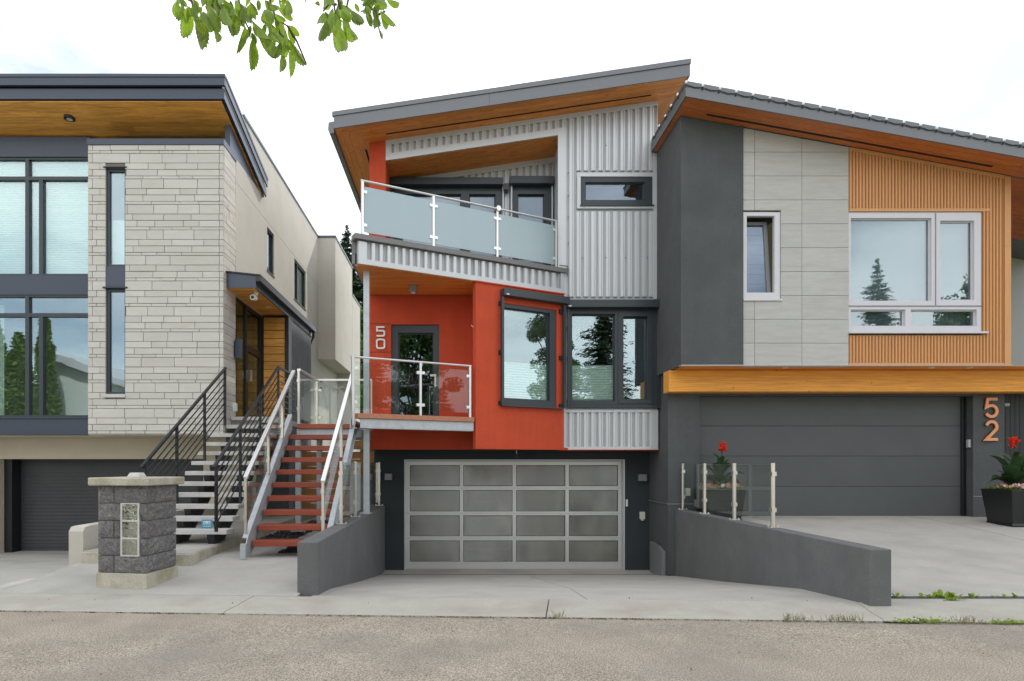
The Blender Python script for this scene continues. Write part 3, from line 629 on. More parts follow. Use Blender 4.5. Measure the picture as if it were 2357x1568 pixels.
for (px, py, d, lab, nm) in ((160, 267.5, 12.5, 'round black recessed spotlight in the timber soffit of the stone house', 'soffit_spotlight'),):
    x = X(px, d); z = rz(d); t = thing(nm, (x, d, z), lab, 'light')
    part(t, MB().prism([(x + .1 * math.cos(R(a)), d + .1 * math.sin(R(a))) for a in range(0, 360, 20)], z - .03, z - .004 + .02, 'z'), 'ring', M['black_metal'])
    part(t, MB().prism([(x + .055 * math.cos(R(a)), d + .055 * math.sin(R(a))) for a in range(0, 360, 20)], z - .036, z - .031, 'z'), 'lens', M['white_plastic'])
t = thing('security_camera', (-4.03, 12.75, 4.97), 'small white dome security camera under the dark entrance canopy of the stone house', 'camera')
part(t, MB().tube([(-4.03, 12.78, 4.972), (-4.03, 12.75, 4.91)], [.045, .04], 12), 'mount', M['white_plastic'])
part(t, MB().tube([(-4.05, 12.80, 4.86), (-4.06, 12.66, 4.85)], [.05, .055], 14), 'body', M['white_plastic'])
part(t, MB().tube([(-4.06, 12.665, 4.85), (-4.061, 12.645, 4.849)], .032, 12), 'lens', M['black_metal'])
t = thing('wall_lamp', (SX, 12.93, 3.7), 'black box wall lamp on the stone tower edge beside the glazed entrance', 'lamp')
part(t, B(SX, SX + .04, 12.86, 12.96, 3.72, 4.02), 'back_plate', M['black_metal']); part(t, B(SX + .04, SX + .13, 12.82, 12.99, 3.68, 4.07), 'housing', M['navy_metal'])
t = thing('outlet_cover', (SX, 12.9, 2.75), 'white weatherproof outlet cover low on the stone side wall at the stair top', 'outlet')
part(t, B(SX, SX + .06, 12.82, 12.92, 2.62, 2.78), 'cover', M['white_plastic'], bevel=.012); part(t, B(SX, SX + .02, 12.80, 12.94, 2.60, 2.80), 'plate', M['white_plastic'])
t = thing('low_wall', (-5.45, 9.2, 0), 'low cream plastered wall end between the left garage drive and the block pillar', 'wall')
tag(build(MB().prism([(9.15, -.2), (9.15, .60), (9.2, .66), (9.3, .67), (15.1, .67), (15.1, -.7)], -5.55, -5.345, 'x'), 'wall', M['stucco'], t))
# ---------------------------------------------------------------- concrete and steel stair to the stone house
ST = thing('concrete_stair', (-4.1, 9.75, .33), 'open stair of pale concrete treads on black zigzag stringers with black bar railings', 'stair')
xl, xr = -4.71, -3.52
for i in range(12):
    d = 9.75 + i * .261; z = .562 + i * .1756; a = xl if i < 10 else -4.47
    part(ST, B(a, xr, d, d + (.31 if i < 11 else .5), z - .07, z), 'tread', M['concrete_pale'], bevel=.005)
for x_ in (-4.35, -3.78):
    mb = MB()
    for i in range(11):
        d = 9.75 + i * .261; z = .562 + i * .1756 - .07
        mb.prism([(d + .02, z), (d + .31, z), (d + .40, z + .10), (d + .22, z - .17), (d + .13, z - .19)] if False else [(d + .03, z - .001), (d + .30, z - .001), (d + .34, z + .06), (d + .30, z - .10), (d + .12, z - .26)], x_ - .055 + .0007 * i, x_ + .055 - .0007 * i, 'x')
    mb.prism([(9.95, .35), (9.98, .47), (12.85, 2.40), (13.0, 2.2), (10.25, .35)], x_ - .045, x_ + .045, 'x')
    part(ST, mb, 'stringer', M['black_metal'])
def bar_rail(parent, A, Bp, posts, nb, drop, name='railing', extra=None):
    A = Vector(A); Bp = Vector(Bp)
    r = part(parent, MB().bar(A, Bp, .045, .035), name, M['black_metal'])
    def at(t): return A + (Bp - A) * t
    for t, zb in posts: p = at(t); part(r, B(p.x - .02, p.x + .02, p.y - .02, p.y + .02, zb, p.z - .012), 'post', M['black_metal'])
    for k in range(nb):
        o = Vector((0, 0, -drop * (k + 1) / nb - .03)); part(r, MB().bar(at(.01) + o, at(.995) + o, .016, .016), 'rail_bar', M['black_metal'])
    return r
def tz(d): return .562 + max(0, math.floor((d - 9.75) / .261 + 1e-6)) * .1756
bar_rail(ST, (-3.58, 9.39, 1.51), (-3.575, 12.74, 3.487), [(.03, .56), (.34, tz(10.53)), (.655, tz(11.58)), (1.0, 2.48)], 7, .86)
bar_rail(ST, (-4.70, 9.52, 1.51), (-4.46, 12.3, 3.404), [(.03, .56), (.36, tz(10.5)), (.7, tz(11.4)), (.99, 2.3)], 7, .86)
bar_rail(ST, (-3.575, 12.76, 3.487), (-3.60, 14.9, 3.487), [(.98, 2.48)], 7, .86, 'landing_railing')
part(ST, B(-3.95, -3.54, 12.6, 15.0, 2.38, 2.486), 'landing', M['concrete_pale'])
# small blue security sign leaning on the bottom tread
t = thing('yard_sign', (-3.93, 9.93, .565), 'small blue sign with white house emblem and the word THINK on the bottom concrete tread', 'sign')
sx0, sx1, sy = X(464, 9.95), X(488, 9.95), 9.95
part(t, B(sx0, sx1, sy, sy + .004, .565, .70), 'board', M['blue'])
part(t, MB().prism([(sx0 + .055, .645), (sx0 + .055, .665), (sx0 + .08, .685), (sx0 + .105, .665), (sx0 + .105, .645)], sy - .002, sy - .001), 'house_emblem', M['white_plastic'])
mb = stroke_mesh(arc(sx0 + .043, .662, .016, 20, 300), .011, sy - .003, sy - .001)
mb2 = stroke_mesh(arc(sx0 + .117, .662, .016, -120, 160), .011, sy - .0035, sy - .0015); part(t, mb, 'emblem_swirl', M['white_plastic']); part(t, mb2, 'emblem_swirl', M['white_plastic'])
def text(parent, s, x, y, z, size, m, name='lettering', ext=.001):
    c = bpy.data.curves.new(name, 'FONT'); c.body = s; c.size = size; c.extrude = ext; c.align_x = 'CENTER'
    o = bpy.data.objects.new(name, c); COL.objects.link(o); o.parent = parent; o.location = Vector((x, y, z)) - wpos(parent); o.rotation_euler = (R(90), 0, 0); c.materials.append(m)
    bpy.context.view_layer.update(); me = bpy.data.meshes.new_from_object(o); q = bpy.data.objects.new(name, me); COL.objects.link(q); q.parent = parent; q.location = o.location; q.rotation_euler = o.rotation_euler; me.materials.clear(); me.materials.append(m); bpy.data.objects.remove(o); return q
text(t, 'THINK', (sx0 + sx1) / 2, sy - .003, .608, .046, M['yellow'])
part(t, B(sx0 + .02, sx1 - .02, sy - .003, sy - .001, .592, .598), 'white_line', M['white_plastic'])
# ---------------------------------------------------------------- block pillar
th = R(8); PC = (X(337, 7.6), 7.6)
PI = thing('block_pillar', (PC[0], PC[1], .07), 'grey split-faced block pillar with concrete cap and three stacked glass blocks', 'pillar')
ca, sa = math.cos(th), math.sin(th)
def rot(mb):   # local: u left from the near corner, v backward
    mb.v = [(PC[0] - u * ca + v * sa, PC[1] + u * sa + v * ca, z) for u, v, z in mb.v]; return mb
def rough(mb):
    mb.v = [(u + rsb.uniform(-.006, .006), v + rsb.uniform(-.006, .006), z) for u, v, z in mb.v]; return mb
rsb = random.Random(9); W_, D_ = .635, .63
def block(u0, u1, v0, v1, z0, z1, face):
    mb = MB(); g = .0055; c = .012
    n = 5
    u0 += g; u1 -= g; v0 += 0; z0 += g; z1 -= g
    # split face: a displaced grid on the outer side
    if face == 'f': fn = lambda a, b, h: (u0 + (u1 - u0) * a, v0 - h, z0 + (z1 - z0) * b); bk = [(u0, v1, z0), (u1, v1, z0), (u1, v1, z1), (u0, v1, z1)]
    else: fn = lambda a, b, h: (u0 - h, v0 + (v1 - v0) * a, z0 + (z1 - z0) * b); bk = [(u1, v0, z0), (u1, v1, z0), (u1, v1, z1), (u1, v0, z1)]
    base = 0
    for j in range(n + 1):
        for i in range(n + 1):
            e = i in (0, n) or j in (0, n); mb.v.append(fn(i / n, j / n, -.008 if e else rsb.uniform(-.005, .020)))
    for j in range(n):
        for i in range(n): a = j * (n + 1) + i; mb.f.append((a, a + 1, a + n + 2, a + n + 1))
    k = len(mb.v); mb.v += bk; mb.f.append((k, k + 1, k + 2, k + 3))
    m_ = n + 1; rim = [[i for i in range(m_)], [m_ * n + i for i in range(m_)], [m_ * j for j in range(m_)], [m_ * j + n for j in range(m_)]]
    mb.f += [tuple(rim[0] + [k + 1, k]), tuple(rim[1] + [k + 2, k + 3]), tuple(rim[2] + [k + 3, k]), tuple(rim[3] + [k + 2, k + 1])]
    return rot(mb)
gb = (X(337, 7.6) - X(322, 7.62) , X(337, 7.6) - X(278.5, 7.65), Z(1286, 7.6) + .022, Z(1158.5, 7.6))
zb = .262; bh = .2075
part(PI, rot(MB().wall(0.03, W_ - .02, zb, zb + 5 * bh, [(gb[0] + .02, gb[1] - .02, gb[2] + .02, gb[3] - .02)], .035, D_ - .03)), 'core', M['mortar'])
for r_ in range(5):
    z0 = zb + r_ * bh; z1 = z0 + bh
    cuts = [0, .425, W_] if r_ % 2 == 0 else [0, .215, W_]
    if r_ in (2,): cuts = [0, .425, W_]
    for a, b in zip(cuts, cuts[1:]):
        segs = [(a, b)]
        if z0 < gb[3] - .05 and z1 > gb[2] + .05:
            segs = [(u, v) for u, v in ((a, min(b, gb[0])), (max(a, gb[1]), b)) if v - u > .02]
        for u, v in segs: part(PI, block(u, v, 0, .05, z0, z1, 'f'), 'block', M['block'])
    cv = [.045, .215, D_] if r_ % 2 == 0 else [.045, .42, D_]
    for a, b in zip(cv, cv[1:]): part(PI, block(0, .045, a, b, z0, z1, 's'), 'block', M['block'])
    part(PI, rot(B(W_ - .03, W_, .05, D_, z0 + .003, z1 - .003)), 'block', M['block'])
part(PI, rot(MB().hexa([(-.012, -.012, -.1), (W_ + .012, -.012, -.1), (W_ + .012, D_ + .01, -.1), (-.012, D_ + .01, -.1)], [(-.012, -.012, zb - .002)] + [(W_ + .012, -.012, zb - .002), (W_ + .012, D_ + .01, zb - .002), (-.012, D_ + .01, zb - .002)])), 'base', M['concrete_old'], bevel=.006)
zc = zb + 5 * bh + .003
cap = part(PI, rot(B(-.075, W_ + .075, -.075, D_ + .06, zc, zc + .095)), 'cap', M['concrete_old'], bevel=.012)
cu, cv_ = .33, .3
part(cap, rot(MB().hexa([(cu - .085, cv_ - .085, zc + .093), (cu + .085, cv_ - .085, zc + .093), (cu + .085, cv_ + .085, zc + .093), (cu - .085, cv_ + .085, zc + .093)], [(cu - .06, cv_ - .06, zc + .15), (cu + .06, cv_ - .06, zc + .15), (cu + .06, cv_ + .06, zc + .15), (cu - .06, cv_ + .06, zc + .15)])), 'lamp_boss', M['concrete_pale'], bevel=.008)
h3 = (gb[3] - gb[2] - .012) / 3; hol = []
for k in range(3): hol.append((gb[0] + .02, gb[1] - .02, gb[2] + .016 + k * (h3 + .001), gb[2] + .016 + k * (h3 + .001) + h3 - .018))
part(PI, rot(MB().wall(gb[0], gb[1], gb[2], gb[3], hol, -.012, .05)), 'mortar_frame', M['concrete_pale'])
for h in hol:
    e = .012
    o = part(PI, rot(MB().hexa([(h[0], -.002, h[2]), (h[1], -.002, h[2]), (h[1], -.002, h[3]), (h[0], -.002, h[3])], [(h[0], .04, h[2]), (h[1], .04, h[2]), (h[1], .04, h[3]), (h[0], .04, h[3])])), 'glass_block', M['glass_block'])
    part(o, rot(MB().wall(h[0], h[1], h[2], h[3], [(h[0] + .018, h[1] - .018, h[2] + .018, h[3] - .018)], -.007, -.003)), 'rim', M['glass_block'])
    mb = MB(); nn = 7
    for j in range(nn + 1):
        for i in range(nn + 1): mb.v.append((h[0] + .005 + (h[1] - h[0] - .01) * i / nn, .055 + rsb.uniform(-.018, .018), h[2] + .005 + (h[3] - h[2] - .01) * j / nn))
    for j in range(nn):
        for i in range(nn): a = j * (nn + 1) + i; mb.f.append((a, a + 1, a + nn + 2, a + nn + 1))
    part(o, rot(mb), 'wavy_back', M['tile'], smooth=True)
# ================================================================ RED HOUSE (number 50)
DM = 13.45; DGW = 14.2; DR = 12.7; DBK = 14.41
RH = thing('red_house', (1, 14, 0), 'narrow red stucco and silver metal house with balconies and rising roof, number 50', 'house')
def Q(mb, name, m, **k): return part(RH, mb, name, m, **k)
def sof(x): return 8.20 + .147 * (x + 2.45)
# the canted front plane shared by balcony, deck edge and red bay
A0 = Vector((-1.84, 11.3)); A1 = Vector((2.2, 13.35)); AU = (A1 - A0).normalized(); AN = Vector((AU.y, -AU.x))
def At(px):
    k = (px - CX) / F; return (k * A0.y - A0.x) / (AU.x - k * AU.y)
def Ap(t, n=0): p = A0 + AU * t + AN * n; return (p.x, p.y)
def boxA(mb, t0, t1, n0, n1, z0, z1):
    q = [Ap(t0, n0), Ap(t1, n0), Ap(t1, n1), Ap(t0, n1)]
    return mb.hexa([(x, y, z0) for x, y in q], [(x, y, z1) for x, y in q])
def wallA(t0, t1, z0, z1, holes, n0, n1):
    mb = MB().wall(t0, t1, z0, z1, holes, n0, n1); mb.v = [(*Ap(v[0], v[1]), v[2]) for v in mb.v]; return mb
PR = .1527
def ribs(parent, x0, x1, zlo, zhi, d, obstacles, phase, m=None, gw=.054, dep=.042, top=.055, bot=.055, to=None, nm='siding_rib', back=True):
    """silver pan siding: recessed grooves between raised ribs; zlo/zhi are functions of x"""
    to = to or (lambda x, y, z: (x, y, z)); m = m or M['silver']
    conv = lambda mb: (setattr(mb, 'v', [to(*v) for v in mb.v]), mb)[1]
    if back: part(parent, conv(MB().prism([(x0, zlo(x0)), (x1, zlo(x1)), (x1, zhi(x1)), (x0, zhi(x0))], d + dep, d + dep + .05)), 'siding_backing', M['silver_groove_shade'])
    n0 = math.floor((x0 - phase) / PR); x = phase + n0 * PR
    while x < x1:
        a, b = max(x + gw / 2, x0 + .002), min(x + PR - gw / 2, x1 - .002)
        x += PR
        if b - a < .012: continue
        segs = [(None, None)]
        cuts = sorted([(o[2], o[3]) for o in obstacles if a < o[1] - .004 and b > o[0] + .004])
        zs = []; cur = None
        for lo, hi in cuts: zs.append((cur, lo)); cur = hi
        zs.append((cur, None))
        for lo, hi in zs:
            la, lb = (lo + bot, lo + bot) if lo is not None else (zlo(a) + bot, zlo(b) + bot)
            ha, hb = (hi - top, hi - top) if hi is not None else (zhi(a) - top, zhi(b) - top)
            la -= .004; lb -= .004; ha += .004; hb += .004
            if ha - la < .03: continue
            mb = MB(); c = .007
            mb.prism([(a, la), (b, lb), (b, hb), (a, ha)], d + dep * .5, d + dep + .004)
            m0 = a + (b - a) * .60; m1 = m0 + .009
            if b - a < .06: mb.prism([(a + c, la), (b - c, lb), (b - c, hb), (a + c, ha)], d, d + dep * .5)
            else:
                mb.prism([(a + c, la), (m0, la + (lb - la) * .6), (m0, ha + (hb - ha) * .6), (a + c, ha)], d, d + dep * .5)
                mb.prism([(m1, la + (lb - la) * .7), (b - c, lb), (b - c, hb), (m1, ha + (hb - ha) * .7)], d, d + dep * .5)
            part(parent, conv(mb), nm, m)
def strip(pa, pb, h, d0, d1):   # slanted band below the line pa-pb
    return MB().prism([(pa[0], pa[1] - h), (pb[0], pb[1] - h), pb, pa], d0, d1)
XL = -1.87; XR = 4.168
bandL, bandR = X(888, DM), X(1290.6, DM)                 # recess opening
bz = lambda x: 7.91 + .1476 * (x - bandL)
sw = (X(1328, DM), X(1510, DM), Z(480.6, DM), Z(398.4, DM))   # small window trim
lw = (X(1303, DM), X(1516, DM), Z(943, DM), Z(689, DM))       # big lower window and roller box
z0m = Z(1035, DM)
# main silver wall
ribs(RH, bandR, XR, lambda x: z0m, lambda x: sof(x) - .01, DM, [(sw[0], sw[1], sw[2] - .0, sw[3]), (lw[0], lw[1], lw[2], lw[3])], X(1307.2, DM), back=False, bot=.06, top=.06)
Q(MB().wall(bandR, XR, z0m, 8.6, [(sw[0] + .07, sw[1] - .07, sw[2] + .06, sw[3] - .07), (lw[0] + .05, lw[1] - .02, lw[2] + .07, lw[3] - .02)], DM + .042, DM + .2), 'siding_backing', M['silver_groove_shade'])
Q(MB().prism([(bandR, 8.6), (XR, 8.6), (XR, sof(XR) - .003), (bandR, sof(bandR) - .003)], DM + .042, DM + .2), 'upper_backing', M['silver_groove_shade'])
# silver band over the recess
ribs(RH, bandL, bandR, bz, lambda x: sof(x) - .01, DM, [], X(1307.2, DM), top=.09, bot=.13)
tr = Q(strip((bandL, sof(bandL) - .004), (XR, sof(XR) - .004), .10, DM - .012, DM + .027), 'head_trim', M['silver_trim'])
Q(MB().prism([(bandL, bz(bandL)), (bandR - .06, bz(bandR - .06)), (bandR - .06, bz(bandR - .06) + .14), (bandL, bz(bandL) + .14)], DM - .013, DM + .026), 'band_sill_trim', M['silver_trim'])
Q(MB().prism([(bandL, bz(bandL)), (bandL + .12, bz(bandL + .12)), (bandL + .12, sof(bandL) - .08), (bandL, sof(bandL) - .1)], DM - .015, DM + .025), 'band_end_trim', M['silver_trim'])
Q(MB().prism([(bandR - .06, 5.14), (bandR + .10, 5.14), (bandR + .10, bz(bandR) + .16), (bandR - .06, bz(bandR) + .13)], DM - .016, DM + .024), 'recess_corner_trim', M['silver_trim'])
Q(B(bandR + .02, bandR + .11, DM - .014, DM + .024, z0m, 5.14), 'corner_trim', M['silver_trim'])
Q(B(XR - .14, XR, DM - .014, DM + .024, z0m, lw[2]).box(XR - .10, XR, DM - .014, DM + .024, lw[3], 8.07), 'end_trim', M['silver_trim'])
Q(B(bandR + .11, XR - .14, DM - .012, DM + .024, z0m, z0m + .06).box(bandR + .11, XR - .14, DM - .012, DM + .024, lw[2] - .06, lw[2]), 'sill_trim', M['silver_trim'])
Q(MB().wall(sw[0], sw[1], sw[2], sw[3], [(sw[0] + .075, sw[1] - .075, sw[2] + .062, sw[3] - .08)], DM - .018, DM + .1), 'window_surround', M['silver_trim'])
# small screws along the siding flanges
mb = MB()
for px, ys in ((1308, (398, 450, 500, 560, 620, 680)), (1340, (593,)), (1395, (335, 593)), (1440, (593,)), (1490, (593,)), (1345, (478, )), (1417, (478, 1028)), (1310, (1028,)), (1360, (947,)), (1462, (1028, 947)), (1500, (1028,))):
    for y_ in ys: x = X(px, DM); z = Z(y_, DM); mb.box(x - .006, x + .006, DM - .02, DM + .02, z - .006, z + .006)
Q(mb, 'screw_heads', M['anthracite'], kind='stuff')
def framed(parent, x0, x1, z0, z1, d, panes, fm, pm, dep=.07, name='window', blind=None, room=True, to=None, bmat='blind'):
    c = (lambda mb: (setattr(mb, 'v', [to(*v) for v in mb.v]), mb)[1]) if to else (lambda mb: mb)
    o = part(parent, c(MB().wall(x0, x1, z0, z1, panes, d, d + dep)), name, fm)
    for p in panes:
        part(o, c(B(p[0], p[1], d + dep - .03, d + dep - .015, p[2], p[3])), 'pane', pm)
        f = .022
        part(o, c(MB().wall(p[0], p[1], p[2], p[3], [(p[0] + f, p[1] - f, p[2] + f, p[3] - f)], d + dep - .05, d + dep - .031)), 'bead', fm)
    if blind:
        for b in blind:
            mb = MB(); n = max(1, int((b[3] - b[2]) / .05)); st = (b[3] - b[2]) / n; yb = d + dep + .025
            for i in range(n):
                a = b[2] + i * st; mb.add([(b[0], yb, a), (b[1], yb, a), (b[1], yb - .018, a + st / 2), (b[0], yb - .018, a + st / 2), (b[1], yb, a + st), (b[0], yb, a + st)], [(0, 1, 2, 3), (3, 2, 4, 5)])
            part(o, c(mb), 'blind', M[bmat])
    return o
# small window
framed(RH, sw[0] + .075, sw[1] - .075, sw[2] + .062, sw[3] - .08, DM + .0, [(X(1347, DM), X(1484, DM), Z(461, DM), Z(419.5, DM))], M['anthracite'], M['pane_dark'], .09)
Q(B(sw[0] + .06, sw[1] - .05, DM - .05, DM - .001, sw[2] + .045, sw[2] + .07), 'window_sill', M['anthracite'])
# big lower window with external roller-blind box
wx0, wx1 = X(1309.5, DM), X(1514, DM)
framed(RH, wx0, wx1, Z(935, DM), Z(708, DM), DM - .02, [(X(1316, DM), X(1415, DM), Z(923, DM), Z(723, DM)), (X(1434, DM), X(1490, DM), Z(920, DM), Z(729, DM))], M['anthracite'], M['pane'], .14,
       blind=[(X(1316, DM), X(1415, DM), Z(925, DM), Z(839, DM))])
Q(MB().wall(X(1422, DM), X(1500, DM), Z(929, DM), Z(720, DM), [(X(1434, DM), X(1490, DM), Z(920, DM), Z(729, DM))], DM - .04, DM - .021), 'casement_sash', M['anthracite'])
rb = Q(B(X(1305, 13.25), X(1518.5, 13.25), 13.25, DM - .021, Z(707, 13.25), Z(689.5, 13.25)), 'roller_box', M['anthracite'], bevel=.008)
part(rb, B(wx0 - .045, wx0 - .01, 13.34, 13.40, Z(940, 13.4), Z(708, 13.4)), 'guide_rail', M['anthracite'])
part(rb, B(wx1 - .01, wx1 + .03, 13.34, 13.40, Z(940, 13.4), Z(708, 13.4)), 'guide_rail', M['anthracite'])
part(rb, B(X(1309, 13.25), X(1316, 13.25), 13.246, 13.25, Z(705.5, 13.25), Z(703, 13.25)), 'maker_plate', M['white_plastic'])
mb = MB()
for x in (wx0 - .05, wx1 + .005):
    for y_ in (755, 826, 925): z = Z(y_, 13.4); mb.box(x, x + .04, 13.38, DM - .021, z - .04, z + .04)
part(rb, mb, 'guide_bracket', M['black_metal'])
Q(B(wx0, wx1 + .0, DM - .09, DM - .021, Z(939, DM), Z(935, DM)), 'window_sill', M['anthracite'])
# recess behind the upper balcony
bl = lambda x: 7.91 + .1476 * (x - bandL)
XB0, XB1 = bandL - .001, 2.132
Q(MB().prism([(XB0, 5.6), (XB1, 5.6), (XB1, bl(XB1)), (XB0, bl(XB0))], DBK + .042, DBK + .2), 'recess_back_wall', M['silver_groove_shade'])
d1 = X(1005, DBK), X(1158, DBK); dbx = [(X(902, DBK), X(1158, DBK), 5.6, Z(409, DBK)), (X(1173, DBK), X(1277, DBK), 5.6, Z(405, DBK))]
ribs(RH, XB0, XB1, lambda x: 5.62, bl, DBK, dbx, X(1237, DBK), top=.13, bot=.0, back=False)
Q(strip((XB0, bl(XB0) - .002), (XB1, bl(XB1) - .002), .13, DBK - .01, DBK + .027), 'recess_head_trim', M['silver_trim'])
rs = random.Random(12)
ysoff = DM + .028
while ysoff < DBK:
    hi = min(ysoff + .135, DBK); xa = XB0
    while xa < XB1:
        xb = min(XB1, xa + rs.uniform(1.2, 2.6))
        Q(MB().prism([(xa, bl(xa) - .004), (xb - .004, bl(xb) - .004), (xb - .004, bl(xb) + .01), (xa, bl(xa) + .01)], ysoff, hi - .004), 'recess_ceiling_board', M['cedar']); xa = xb
    ysoff += .14
Q(MB().prism([(DM + .03, 5.6), (DM + .03, bl(XB1) - .01), (DBK, bl(XB1) - .01), (DBK, 5.6)], XB1 - .0 + .028, XB1 + .1, 'x'), 'recess_side_wall', M['silver'])
for i in range(6):
    y_ = DM + .06 + i * .155; Q(B(XB1, XB1 + .027, y_, y_ + .1, 5.62, bl(XB1) - .02), 'siding_rib', M['silver'])
# upper window wall: roller box, frame with panes; balcony door
wz0 = 5.62
o = framed(RH, X(905, DBK), X(1154, DBK), wz0, Z(425.5, DBK), DBK - .05, [(X(925, DBK), X(1061, DBK), wz0 + .15, Z(449, DBK)), (X(1080, DBK), X(1140, DBK), wz0 + .15, Z(449, DBK))], M['anthracite'], M['pane_dark'], .12)
framed(RH, X(1176, DBK), X(1273, DBK), wz0, Z(424, DBK), DBK - .05, [(X(1191, DBK), X(1252, DBK), wz0 + .3, Z(449, DBK))], M['anthracite'], M['pane_dark'], .12, name='balcony_door')
rb = Q(B(X(898, 14.2), X(1158, 14.2), 14.18, DBK - .051, Z(425, 14.2), Z(409, 14.2)), 'roller_box', M['anthracite'], bevel=.008)
rb = Q(B(X(1173, 14.2), X(1276, 14.2), 14.18, DBK - .051, Z(423, 14.2), Z(405.5, 14.2)), 'roller_box', M['anthracite'], bevel=.008)
part(rb, B(X(1253, 14.2), X(1258, 14.2), DBK - .08, DBK - .04, 6.75, 7.0), 'door_handle', M['black_metal'])
for a in (1156, 1175, 1268): Q(B(X(a, DBK), X(a + 3, DBK), DBK - .12, DBK - .05, wz0, Z(426, DBK)), 'guide_rail', M['silver_trim'])
Q(B(X(1159, 14.2), X(1171, 14.2), 14.2, DBK, Z(436, 14.2), Z(422, 14.2)), 'wall_light', M['anthracite'])
# red pier and red walls
Q(MB().prism([(XL, 5.55), (bandL - .002, 5.55), (bandL - .002, sof(bandL) - .004), (XL, sof(XL) - .004)], DM - .005, DBK + .3), 'red_pier', M['red'])
dr = (X(900, DM), X(1011, DM), 2.46, Z(747, DM))
Q(MB().wall(XL, 2.13, z0m + .0, 5.12, [(dr[0], dr[1], dr[2], dr[3])], DM, DM + .2), 'red_wall', M['red'])
Q(B(XL - .001, XL + .2, DM + .2, 22, z0m, sof(XL) - .02).box(XL + .2, XR, 21.8, 22, -.8, 8), 'rear_walls', M['silver'])
Q(B(XL - .01, XL + .165, DM - .002, DM + .01, Z(746.3, DM), Z(745, DM)) if False else B(XL, dr[0] - .01, DM - .0015, DM + .01, Z(746.2, DM), Z(745, DM)).box(XL, dr[0] - .01, DM - .0015, DM + .01, Z(811.4, DM), Z(810.2, DM)), 'reveal_joint', M['dark_gap'])
pd = (X(916, DM), X(998, DM), dr[2] + .12, Z(765, DM))
framed(RH, dr[0], dr[1], dr[2] + .0, dr[3], DM + .05, [pd], M['anthracite'], M['pane_dark'], .12, name='front_door')
dd_ = Q(B(X(1000, DM), X(1004, DM), DM - .01, DM + .05, Z(889, DM), Z(862, DM)).box(X(990, DM), X(1004, DM), DM - .03, DM - .01, Z(867, DM), Z(862, DM)), 'door_handle', M['steel'])
# rooms
def room(x0, x1, y0, y1, z0, z1, m):
    return MB().box(x0, x1, y1, y1 + .05, z0, z1).box(x0, x1, y0, y1, z0 - .05, z0).box(x0, x1, y0, y1, z1, z1 + .05).box(x0 - .05, x0, y0, y1, z0, z1).box(x1, x1 + .05, y0, y1, z0, z1)
Q(room(2.3, 4.12, DM + .25, 16.5, 2.1, 5.0, 0), 'living_room', M['interior'])
Q(room(-1.6, .9, DM + .25, 16.5, 2.4, 5.0, 0), 'hall', M['interior'])
Q(room(-1.4, 4.1, DBK + .2, 17.5, 5.6, 7.9, 0), 'bedroom', M['interior'])
for k in range(16):
    for j in range(3):
        xa = 4.17 + j * .122; y0_ = DM + .02 + k * .6; Q(MB().prism([(xa, sof(xa)), (xa + .118, sof(xa + .118)), (xa + .118, sof(xa + .118) + .011), (xa, sof(xa) + .011)], y0_, y0_ + .597), 'verge_board', M['cedar_y'])
# roof
Q(MB().prism([(-2.47, sof(-2.47) + .012), (4.56, sof(4.56) + .012), (4.56, sof(4.56) + .30), (-2.47, sof(-2.47) + .30)], DR + .03, 22.3), 'roof', M['roof_metal'])
fa = Q(MB().prism([(-2.47, sof(-2.47)), (4.57, sof(4.57)), (4.57, sof(4.57) + .235), (-2.47, sof(-2.47) + .235)], DR, DR + .03), 'front_fascia', M['roof_metal'])
part(fa, MB().prism([(-2.50, sof(-2.5) + .238), (1.0, sof(1.0) + .238), (1.0, sof(1.0) + .325), (-2.50, sof(-2.5) + .325)], DR - .02, DR + .05), 'drip_edge', M['roof_metal'])
part(fa, MB().prism([(1.003, sof(1.003) + .236), (4.58, sof(4.58) + .236), (4.58, sof(4.58) + .330), (1.003, sof(1.003) + .330)], DR - .023, DR + .05), 'drip_edge', M['roof_metal'])
part(fa, B(.6, .604, DR - .003, DR, sof(.6) + .01, sof(.6) + .23), 'fascia_joint', M['dark_gap'])
Q(B(4.54, 4.571, DR + .03, 22.3, sof(4.56), sof(4.56) + .24), 'verge_fascia', M['roof_metal'])
Q(MB().prism([(-2.56, 8.12), (-2.475, 8.12), (-2.475, 8.35), (-2.58, 8.33), (-2.59, 8.18)], DR - .0 + .03, 22.3), 'gutter', M['roof_metal'])
# front soffit boards follow the slope; left eave boards run back
yy = DR + .032; rs = random.Random(8)
while yy < DM - .01:
    hi = min(yy + .137, DM + .02); xa = -2.46 + (yy - DR) * .8
    while xa < 4.53:
        xb = min(4.53, xa + rs.uniform(1.6, 3.6))
        if 4.53 - xb < .5: xb = 4.53
        Q(MB().prism([(xa, sof(xa)), (xb - .003, sof(xb)), (xb - .003, sof(xb) + .011), (xa, sof(xa) + .011)], yy, hi - .003), 'soffit_board', M['cedar']); xa = xb
    yy += .14
for k in range(5):
    xa = -2.465 + k * .123; y0_ = DR + .032 + (xa + 2.465) * 1.25
    while y0_ < 22:
        y1_ = min(22.2, y0_ + rs.uniform(1.5, 3.4))
        Q(MB().prism([(xa, sof(xa)), (xa + .119, sof(xa + .119)), (xa + .119, sof(xa + .119) + .011), (xa, sof(xa) + .011)], y0_, y1_ - .003), 'eave_board', M['cedar_y']); y0_ = y1_
Q(MB().prism([(-1.50, sof(-1.5) - .004), (3.95, sof(3.95) - .004), (3.95, sof(3.95) + .002), (-1.5, sof(-1.5) + .002)], 13.18, 13.225), 'vent_slot', M['dark_gap'])
Q(B(-2.0, -1.96, 13.7, 17, sof(-1.98) - .004, sof(-1.98) + .01), 'vent_slot', M['dark_gap'])
